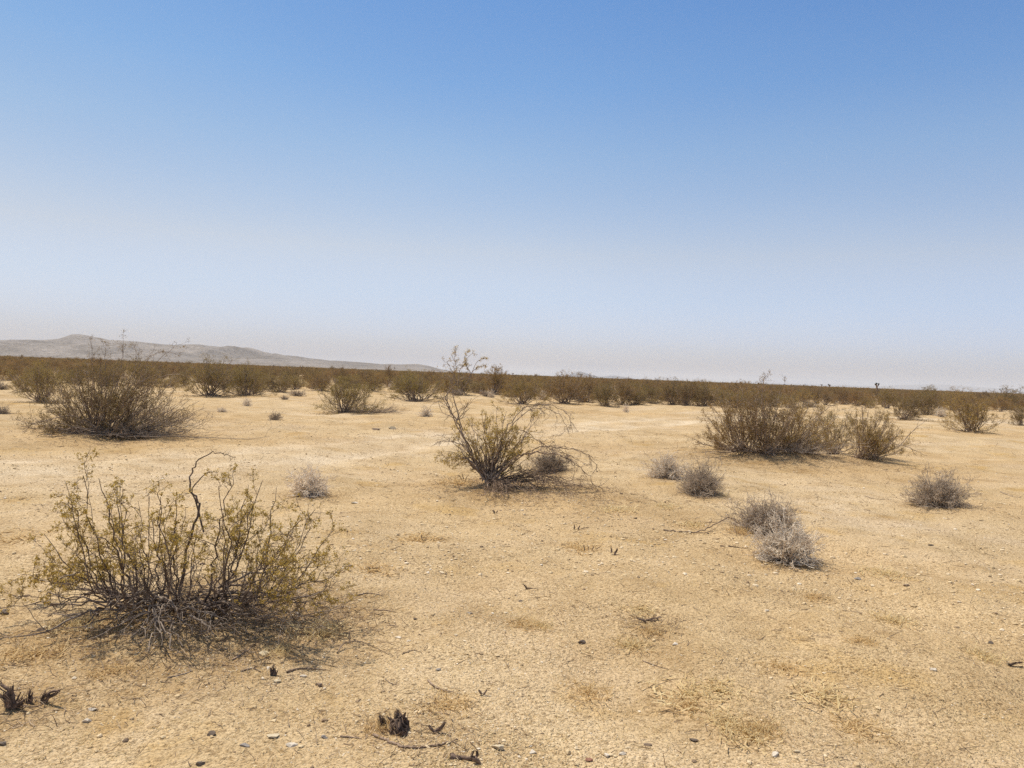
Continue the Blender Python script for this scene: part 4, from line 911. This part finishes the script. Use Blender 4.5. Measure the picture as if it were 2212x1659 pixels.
stones = [ # px, py, width px, flatness, material, label
 (1077, 1618, 26, .55, 'cream', 'pale yellowish stone right of the long curved stick'), (458, 1588, 15, .8, 'dark', 'dark stone in the left foreground, left of a smaller slate one'),
 (530, 1611, 16, .45, 'grey', 'flat slate-grey stone in the left foreground'), (592, 1592, 28, .35, 'cream', 'broad flat cream stone in the left foreground'),
 (630, 1611, 20, .45, 'white', 'bright white flat stone right of the slate-grey one'), (200, 1534, 18, .5, 'white', 'pinkish white stone right of the left-edge stumps'),
 (188, 1560, 16, .6, 'white', 'crumbly pale stone below the pinkish white one'), (432, 1652, 18, .8, 'dark', 'dark stone cut by the bottom edge'),
 (702, 1594, 14, .6, 'grey', 'small grey stone left of the short dark twig'), (1258, 1390, 15, .75, 'dark', 'dark stone beside pale grit at centre right'),
 (1458, 1392, 15, .4, 'white', 'small white-grey flat stone left of a straw patch'), (1852, 1251, 11, .8, 'grey', 'round grey stone on sand below the pale shrub'),
 (1271, 1643, 14, .6, 'red', 'reddish stone at the bottom edge'), (1151, 1626, 16, .6, 'white', 'white-grey lump at the bottom right of the cream stone'),
 (1310, 1634, 14, .6, 'white', 'pale grey stone right of the reddish one'), (1344, 1630, 14, .5, 'white', 'white stone, second to the right of the reddish one'),
 (1673, 1632, 18, .55, 'white', 'bright white elongated stone at bottom right'), (2015, 1448, 17, .5, 'white', 'white square-cornered stone at the right'),
 (1015, 1325, 13, .35, 'grey', 'flat bluish grey stone at the middle'), (766, 1087, 16, .4, 'white', 'flat white stone near the lone whitish shrub'),
 (1124, 1299, 9, .5, 'dark', 'small flat dark stone left of the middle'), (897, 1338, 9, .6, 'dark', 'small dark stone right of the left foreground bush'),
 (10, 1324, 18, .6, 'dark', 'dark stone at the left edge'), (5, 1608, 14, .7, 'dark', 'dark stone cut by the left edge below the stumps'),
 (948, 1448, 10, .6, 'grey', 'small grey stone left of the tiny V-shaped stub'), (570, 1412, 20, .4, 'cream', 'long cream stone under the left foreground bush'),
 (655, 1462, 12, .5, 'white', 'white chip right of the small black stump'), (600, 1474, 14, .6, 'cream', 'cream lump below the small black stump'),
 (690, 1482, 18, .5, 'brown', 'tan-brown stone below the brown stick bundle'), (884, 1385, 9, .5, 'white', 'white chip near the small twig'),
 (860, 1378, 12, .4, 'white', 'pale chip beside straw right of the left foreground bush'), (1500, 1600, 16, .6, 'dark', 'dark stone at bottom right'),
 (1720, 1625, 12, .6, 'cream', 'cream stone right of the bright white elongated one'), (1655, 1320, 10, .6, 'white', 'small white stone in the right middle ground'),
 (2012, 1179, 10, .7, 'dark', 'dark pebble-like clod right of the pale shrub'), (1958, 1265, 12, .5, 'brown', 'brown stone in the right middle ground'),
 (1690, 1160, 10, .6, 'white', 'white chip behind the pale shrub'), (812, 930, 16, .5, 'brown', 'rock cluster edge stone on the wheel track left of the centre bush'),
 (850, 927, 18, .6, 'cream', 'cream rock on the wheel track left of the centre bush'), (1185, 1008, 12, .5, 'white', 'white chip by the grey-violet shrub'),
 (2140, 1390, 12, .6, 'dark', 'dark stone near the right edge'), (1400, 1610, 14, .6, 'brown', 'brown stone at the bottom right of centre')]
rs = np.random.default_rng(3)
for i, (px, py, w, fl, mt_, lb) in enumerate(stones):
    p = at(px, py); d = np.linalg.norm(p-CAM); W = w*d/FPX
    V = IV2.copy(); q = unit(rs.normal(size=(9, 3)))
    for k in range(9):                                 # chip flat facets
        dd = V@q[k]; lim = rs.uniform(.38, .8); V -= np.maximum(dd-lim, 0)[:, None]*q[k]
    V *= 1+rs.normal(0, .025, (len(V), 1))
    V[:, 0] *= 1+.35*rs.uniform(-1, 1)*V[:, 1]; V *= np.array([W/2*1.25, W/2*rs.uniform(.6, .95), W/2*fl]); th = rs.uniform(-.6, .6)
    V = V@np.array([[math.cos(th), math.sin(th), 0], [-math.sin(th), math.cos(th), 0], [0, 0, 1]])
    V[:, 2] += W/2*fl*.35
    o = obj('stone', mesh('stone%d' % i, V, [IF2], SM[mt_])); o.location = tuple(p); tag(o, lb, 'stone')

# gravel scattered all over the near ground: one mass
rg2 = np.random.default_rng(8)
def scatter(n, r1, r2, smin, smed, sig, amax=.85):
    r = r1*np.exp(rg2.uniform(0, 1, n)*math.log(r2/r1)); a = rg2.uniform(-amax, amax, n)
    x, y = r*np.sin(a), r*np.cos(a)
    s = smed*np.exp(rg2.normal(0, sig, n)); return x, y, np.clip(s, smin, .05)
def pebbles(x, y, s, V0, F0, shade):
    n = len(x); V = V0[None]*rg2.uniform(.65, 1.15, (n, len(V0), 1))
    V = V*np.stack([s*rg2.uniform(.7, 1.3, n), s*rg2.uniform(.6, 1.1, n), s*rg2.uniform(.3, .65, n)], 1)[:, None]*.5
    th = rg2.uniform(0, 6.28, n); c, s_ = np.cos(th)[:, None], np.sin(th)[:, None]
    X = V[..., 0]*c-V[..., 1]*s_+x[:, None]; Yy = V[..., 0]*s_+V[..., 1]*c+y[:, None]
    Z = V[..., 2]+(hgt(x, y)+s*.10)[:, None]
    F = (F0[None]+(np.arange(n)*len(V0))[:, None, None]).reshape(-1, 3)
    return np.stack([X, Yy, Z], -1).reshape(-1, 3), F, np.repeat(shade, len(V0))
OV = np.array([(1,0,0),(-1,0,0),(0,1,0),(0,-1,0),(0,0,1),(0,0,-1)], float); OF = np.array([(0,2,4),(2,1,4),(1,3,4),(3,0,4),(2,0,5),(1,2,5),(3,1,5),(0,3,5)])
parts = []; off = 0
for n, r1, r2, smin, smed, sig, V0, F0 in ((230000, 2.4, 10, .0035, .0066, .42, OV, OF), (14000, 2.4, 14, .008, .012, .45, IV, IF), (22000, 6, 50, .016, .024, .4, IV, IF)):
    x, y, s = scatter(n, r1, r2, smin, smed, sig)
    # gravel lies in lenses: thin it where a slow pattern says bare sand
    pat = np.sin(x*1.1+.7*np.sin(y*.9))*np.sin(y*.8+.5+np.sin(x*.6))+.5*np.sin(x*2.9+y*.7)*np.sin(y*2.3-x) ; kp = rg2.uniform(size=n) < .55+.5*pat
    x, y, s = x[kp], y[kp], s[kp]; sh = rg2.beta(2.2, 1.6, len(x)); sh[rg2.uniform(size=len(x)) < .09] *= .2
    V, F, A = pebbles(x, y, s, V0, F0, sh); parts.append((V, F+off, A)); off += len(V)
gv = obj('gravel', mesh('gravel', np.concatenate([p[0] for p in parts]), [np.concatenate([p[1] for p in parts])], M_GRAVEL, {'shade': np.concatenate([p[2] for p in parts])}))
tag(gv, 'small pale and brown gravel strewn over the sand', 'gravel', kind='stuff')

# ================================================================== straw
def blades(rng, C, H, spread, w, out=None):
    """C (n,3) blade feet -> tapering bent blades"""
    n = len(C); d = unit(np.stack([rng.normal(0, spread, n), rng.normal(0, spread, n), rng.uniform(.25, 1, n)], 1))
    L = (H*rng.uniform(.5, 1.2, n))[:, None]; side = unit(np.cross(d, rng.normal(size=(n, 3))))*w
    m_ = C+d*L*.55; d2 = unit(d+rng.normal(0, .45, (n, 3))-[0, 0, .15]); t_ = m_+d2*L*.5
    V = np.stack([C-side, C+side, m_+side*.8, m_-side*.8, t_], 1); V[..., 2] = np.maximum(V[..., 2], C[:, None, 2]-.002)
    base = np.arange(n)[:, None]*5
    return V.reshape(-1, 3), base+np.array([0, 1, 2, 3]), base+np.array([3, 2, 4])
def tuft_mesh(name, seed, n, rad, H, mat):
    rng = np.random.default_rng(seed); g = Geo(); rr_ = rad*rng.uniform(0, 1, n); a = rng.uniform(0, 6.28, n)
    C = np.stack([rr_*np.cos(a), rr_*np.sin(a), np.zeros(n)], 1); V, F4, F3 = blades(rng, C, H, .75, .0021)
    g.add(V, F4=F4, F3=F3); return g.mesh(name, mat)
M_GRASS2 = leaf_mat('dry_straw_orange', (.70, .51, .25), (.80, .62, .35), (.58, .40, .18), 2)
tufts = [(686, 1366, .20, .085, 0, 'tall yellow straw tuft below right of the left foreground bush'), (600, 1408, .10, .06, 0, 'small bright yellow tuft above the small black stump'),
 (965, 1525, .16, .055, 1, 'tangled straw patch right of the black knotty stump'), (822, 1575, .09, .07, 1, 'orange straw around the small pointed stump'),
 (1414, 1365, .12, .05, 1, 'orange straw tuft under the dark root stub'), (1390, 1318, .16, .04, 0, 'pale straw patch above the dark root stub'),
 (1365, 1393, .14, .05, 0, 'wispy straw tuft beside the dark stone at centre right'), (1127, 1350, .12, .05, 1, 'brown straw tuft in the middle foreground'),
 (1165, 1352, .11, .045, 0, 'pale tuft right of the brown straw tuft in the middle'), (1270, 1497, .15, .05, 1, 'dark straw tuft at lower centre with one upright stalk'),
 (1490, 1500, .24, .05, 0, 'wide thin straw patch at lower right'), (1560, 1495, .18, .05, 0, 'straw patch right of the wide thin one'), (1490, 1530, .12, .05, 1, 'brownish tuft just below the wide thin straw patch'),
 (1580, 1562, .14, .05, 0, 'yellow tuft in the lower right'), (1620, 1590, .16, .06, 0, 'scattered pale stalks at bottom right of centre'), (1780, 1505, .2, .05, 0, 'loose straw patch in the right foreground'),
 (1850, 1575, .15, .05, 1, 'orange-brown tuft in the right foreground'), (1640, 1575, .12, .05, 1, 'brown tuft between two pale ones at lower right'), (1930, 1340, .18, .05, 0, 'pale tuft in the right middle ground'),
 (1862, 1385, .12, .05, 1, 'small brown tuft left of the white square-cornered stone'), (2120, 1420, .15, .07, 0, 'yellow tuft near the right edge'), (1755, 1290, .15, .05, 1, 'tuft with a thin upright stalk below the pale shrub'),
 (1910, 1240, .22, .06, 0, 'thin straw tuft right of the pale shrub'), (905, 1165, .3, .06, 1, 'orange straw patch around the small stub left of centre'), (800, 1230, .25, .05, 1, 'orange straw patch right of the left foreground bush'),
 (1270, 1185, .3, .05, 1, 'straw around the row of short brown stubs'), (1598, 1150, .14, .10, 1, 'orange tuft tucked against the dark grey shrub'), (1500, 1135, .2, .05, 0, 'pale tuft above the long thin branch'),
 (1440, 1095, .25, .05, 0, 'straw patch below the pair of grey shrubs'), (1330, 1100, .3, .05, 0, 'pale straw patch right of the centre bush shadow'), (990, 1045, .35, .10, 1, 'orange straw mound at the left foot of the centre bush'),
 (1545, 1068, .2, .08, 0, 'yellow tuft at the right foot of the dense dark grey shrub'), (60, 1415, .2, .07, 1, 'orange-brown tuft at the left edge above the stumps'), (30, 1165, .5, .05, 1, 'orange straw patch left of the left foreground bush'),
 (160, 1352, .15, .07, 0, 'yellow tuft under the long low branch of the left foreground bush'), (245, 1450, .12, .05, 1, 'small orange tuft below the left foreground bush'), (1690, 1440, .15, .04, 1, 'faint straw tuft right of the white-grey flat stone')]
TM = [[tuft_mesh('tuft_%d_%d' % (k, j), 700+k*3+j, 170, .10, .055, (M_GRASS, M_GRASS2)[k]) for j in range(3)] for k in range(2)]
TL = []
for i, (px, py, r_, h_, k, lb) in enumerate(tufts):
    p = at(px, py); o = obj('straw_tuft', TM[k][i % 3]); o.location = tuple(p); o.rotation_euler = (0, 0, rg.uniform(0, 6.28)); o.scale = (r_/.10, r_/.10, h_/.055)
    tag(o, lb, 'grass tuft'); TL.append((p[0], p[1], r_*1.9, .22))
# thin low straw everywhere in patches: nobody could count it
rg3 = np.random.default_rng(12); g = Geo(); C = []
for k in range(900):
    r = 2.6*math.exp(rg3.uniform(0, 1)*math.log(15)); a = rg3.uniform(-.8, .8); x0, y0 = r*math.sin(a), r*math.cos(a)
    n = int(rg3.uniform(8, 60)); s = rg3.uniform(.05, .3)*(1+.06*r)
    C.append(np.stack([rg3.normal(x0, s*1.5, n), rg3.normal(y0, s, n)], 1))
for x, y, r, s in LIT[:34]+TL:
    n = int(300*s*min(r, 1.2)); C.append(np.stack([rg3.normal(x, r*.6, n), rg3.normal(y, r*.55, n)], 1))
C = np.concatenate(C); C = np.concatenate([C, hgt(C[:, 0], C[:, 1])[:, None]], 1)
V, F4, F3 = blades(rg3, C, .035, 1.3, .0018); g.add(V, F4=F4, F3=F3)
tag(obj('dry_grass', g.mesh('dry_grass', M_GRASS)), 'sparse low straw-coloured stubble on the sand', 'grass', kind='stuff')
# fallen twig litter
C = []
for x, y, r, s in LIT:
    d = math.hypot(x, y); n = int(900*s*r/max(1, d/5)) + 20; C.append(np.stack([rg3.normal(x+.05*r, r*.55, n), rg3.normal(y-.08*r, r*.55, n)], 1))
C.append(np.stack([rg3.normal(0, 5.5, 7000), 2.4*np.exp(rg3.uniform(0, 1, 7000)*math.log(10))], 1))
C = np.concatenate(C); n = len(C); Z = hgt(C[:, 0], C[:, 1])
dist = np.hypot(C[:, 0], C[:, 1])
P = wander(rg3, np.stack([C[:, 0], C[:, 1], Z+.004], 1), np.stack([rg3.normal(size=n), rg3.normal(size=n), rg3.normal(.05, .12, n)], 1), rg3.uniform(.015, .08, n)*(1+.05*dist), 3, .3)
P[..., 2] = np.maximum(P[..., 2], Z[:, None]+.002)
g = Geo(); g.tubes(P, taper(rg3.uniform(.0008, .002, n)*(1+.08*dist), 3, .5), 3, rg3)
tag(obj('twig_litter', g.mesh('twig_litter', M_LITTER)), 'fallen broken twigs littering the sand round the bushes', 'litter', kind='stuff')

# ================================================================== ground sheet
rad = np.concatenate([[0.0], 1.2*np.exp(np.linspace(0, 1, 520)*math.log(34000/1.2))])
ang = np.concatenate([np.linspace(-.85, .85, 760, endpoint=False), np.linspace(.85, 2*math.pi-.85, 110, endpoint=False)])
RR, AA = np.meshgrid(rad, ang, indexing='ij'); X, Yg = RR*np.sin(AA), RR*np.cos(AA)
Z = hgt(X, Yg)*np.interp(RR, [0, 2500, 6000], [1, 1, 0])
TR = np.array([at(px, py)[:2] for px, py in ((-500, 1040), (-200, 1018), (0, 1006), (150, 1004), (300, 1000), (560, 986), (760, 968), (900, 951), (1050, 938), (1200, 926), (1350, 915), (1500, 906), (1650, 902), (1800, 902), (2000, 905), (2300, 915))])
near = RR.ravel() < 60; pts = np.stack([X.ravel()[near], Yg.ravel()[near]], 1); dmin = np.full(len(pts), 9e9)
for a, b_ in zip(TR[:-1], TR[1:]):
    ab = b_-a; t = np.clip(((pts-a)@ab)/(ab@ab), 0, 1); q = pts-a-t[:, None]*ab; dmin = np.minimum(dmin, np.hypot(q[:, 0], q[:, 1]))
tk = np.zeros(RR.size); rut = np.exp(-((dmin-.8)/.28)**2); tk[near] = np.clip(.85*rut+.5*np.exp(-(dmin/1.5)**4), 0, 1)
zf = Z.ravel(); zz = zf[near]-.03*rut; zf[near] = zz; Z = zf.reshape(RR.shape)
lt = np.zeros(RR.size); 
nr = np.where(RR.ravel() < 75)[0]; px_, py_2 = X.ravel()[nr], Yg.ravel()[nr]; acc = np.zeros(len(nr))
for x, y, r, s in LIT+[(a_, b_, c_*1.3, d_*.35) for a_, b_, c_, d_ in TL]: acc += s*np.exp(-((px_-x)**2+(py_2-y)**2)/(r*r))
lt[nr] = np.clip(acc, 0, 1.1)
na, nrd = len(ang), len(rad)
i = (np.arange(nrd-1)[:, None]*na+np.arange(na)[None]); j = (np.arange(nrd-1)[:, None]*na+(np.arange(na)[None]+1) % na)
F = np.stack([i, i+na, j+na, j], -1).reshape(-1, 4)[na:]
k0 = np.arange(na); F3 = np.stack([np.zeros(na, int), k0+na, (k0+1) % na+na], 1)
gr = obj('ground', mesh('ground', np.stack([X, Yg, Z], -1).reshape(-1, 3), [F, F3], M_GROUND, {'track': tk, 'litter': lt}, smooth=True))
tag(gr, kind='structure')

# ================================================================== the dusty air
hz, nt, b = newmat('dusty_air')
nt.nodes.remove(b); pv = nd(nt, 'ShaderNodeVolumePrincipled')
pv.inputs['Color'].default_value = (.78, .84, .94, 1); pv.inputs['Density'].default_value = 0.9e-4; pv.inputs['Anisotropy'].default_value = 0.0
nt.links.new(pv.outputs[0], nt.nodes['Material Output'].inputs['Volume'])
S_ = 35000.0; z0, z1 = -2.0, 215.0
V = np.array([(x, y, z) for z in (z0, z1) for y in (-S_, S_) for x in (-S_, S_)], float)
F = np.array([(0, 2, 3, 1), (4, 5, 7, 6), (0, 1, 5, 4), (2, 6, 7, 3), (0, 4, 6, 2), (1, 3, 7, 5)])
hb = obj('haze', mesh('haze', V, [F], hz)); tag(hb, kind='stuff')
hb.display_type = 'WIRE'
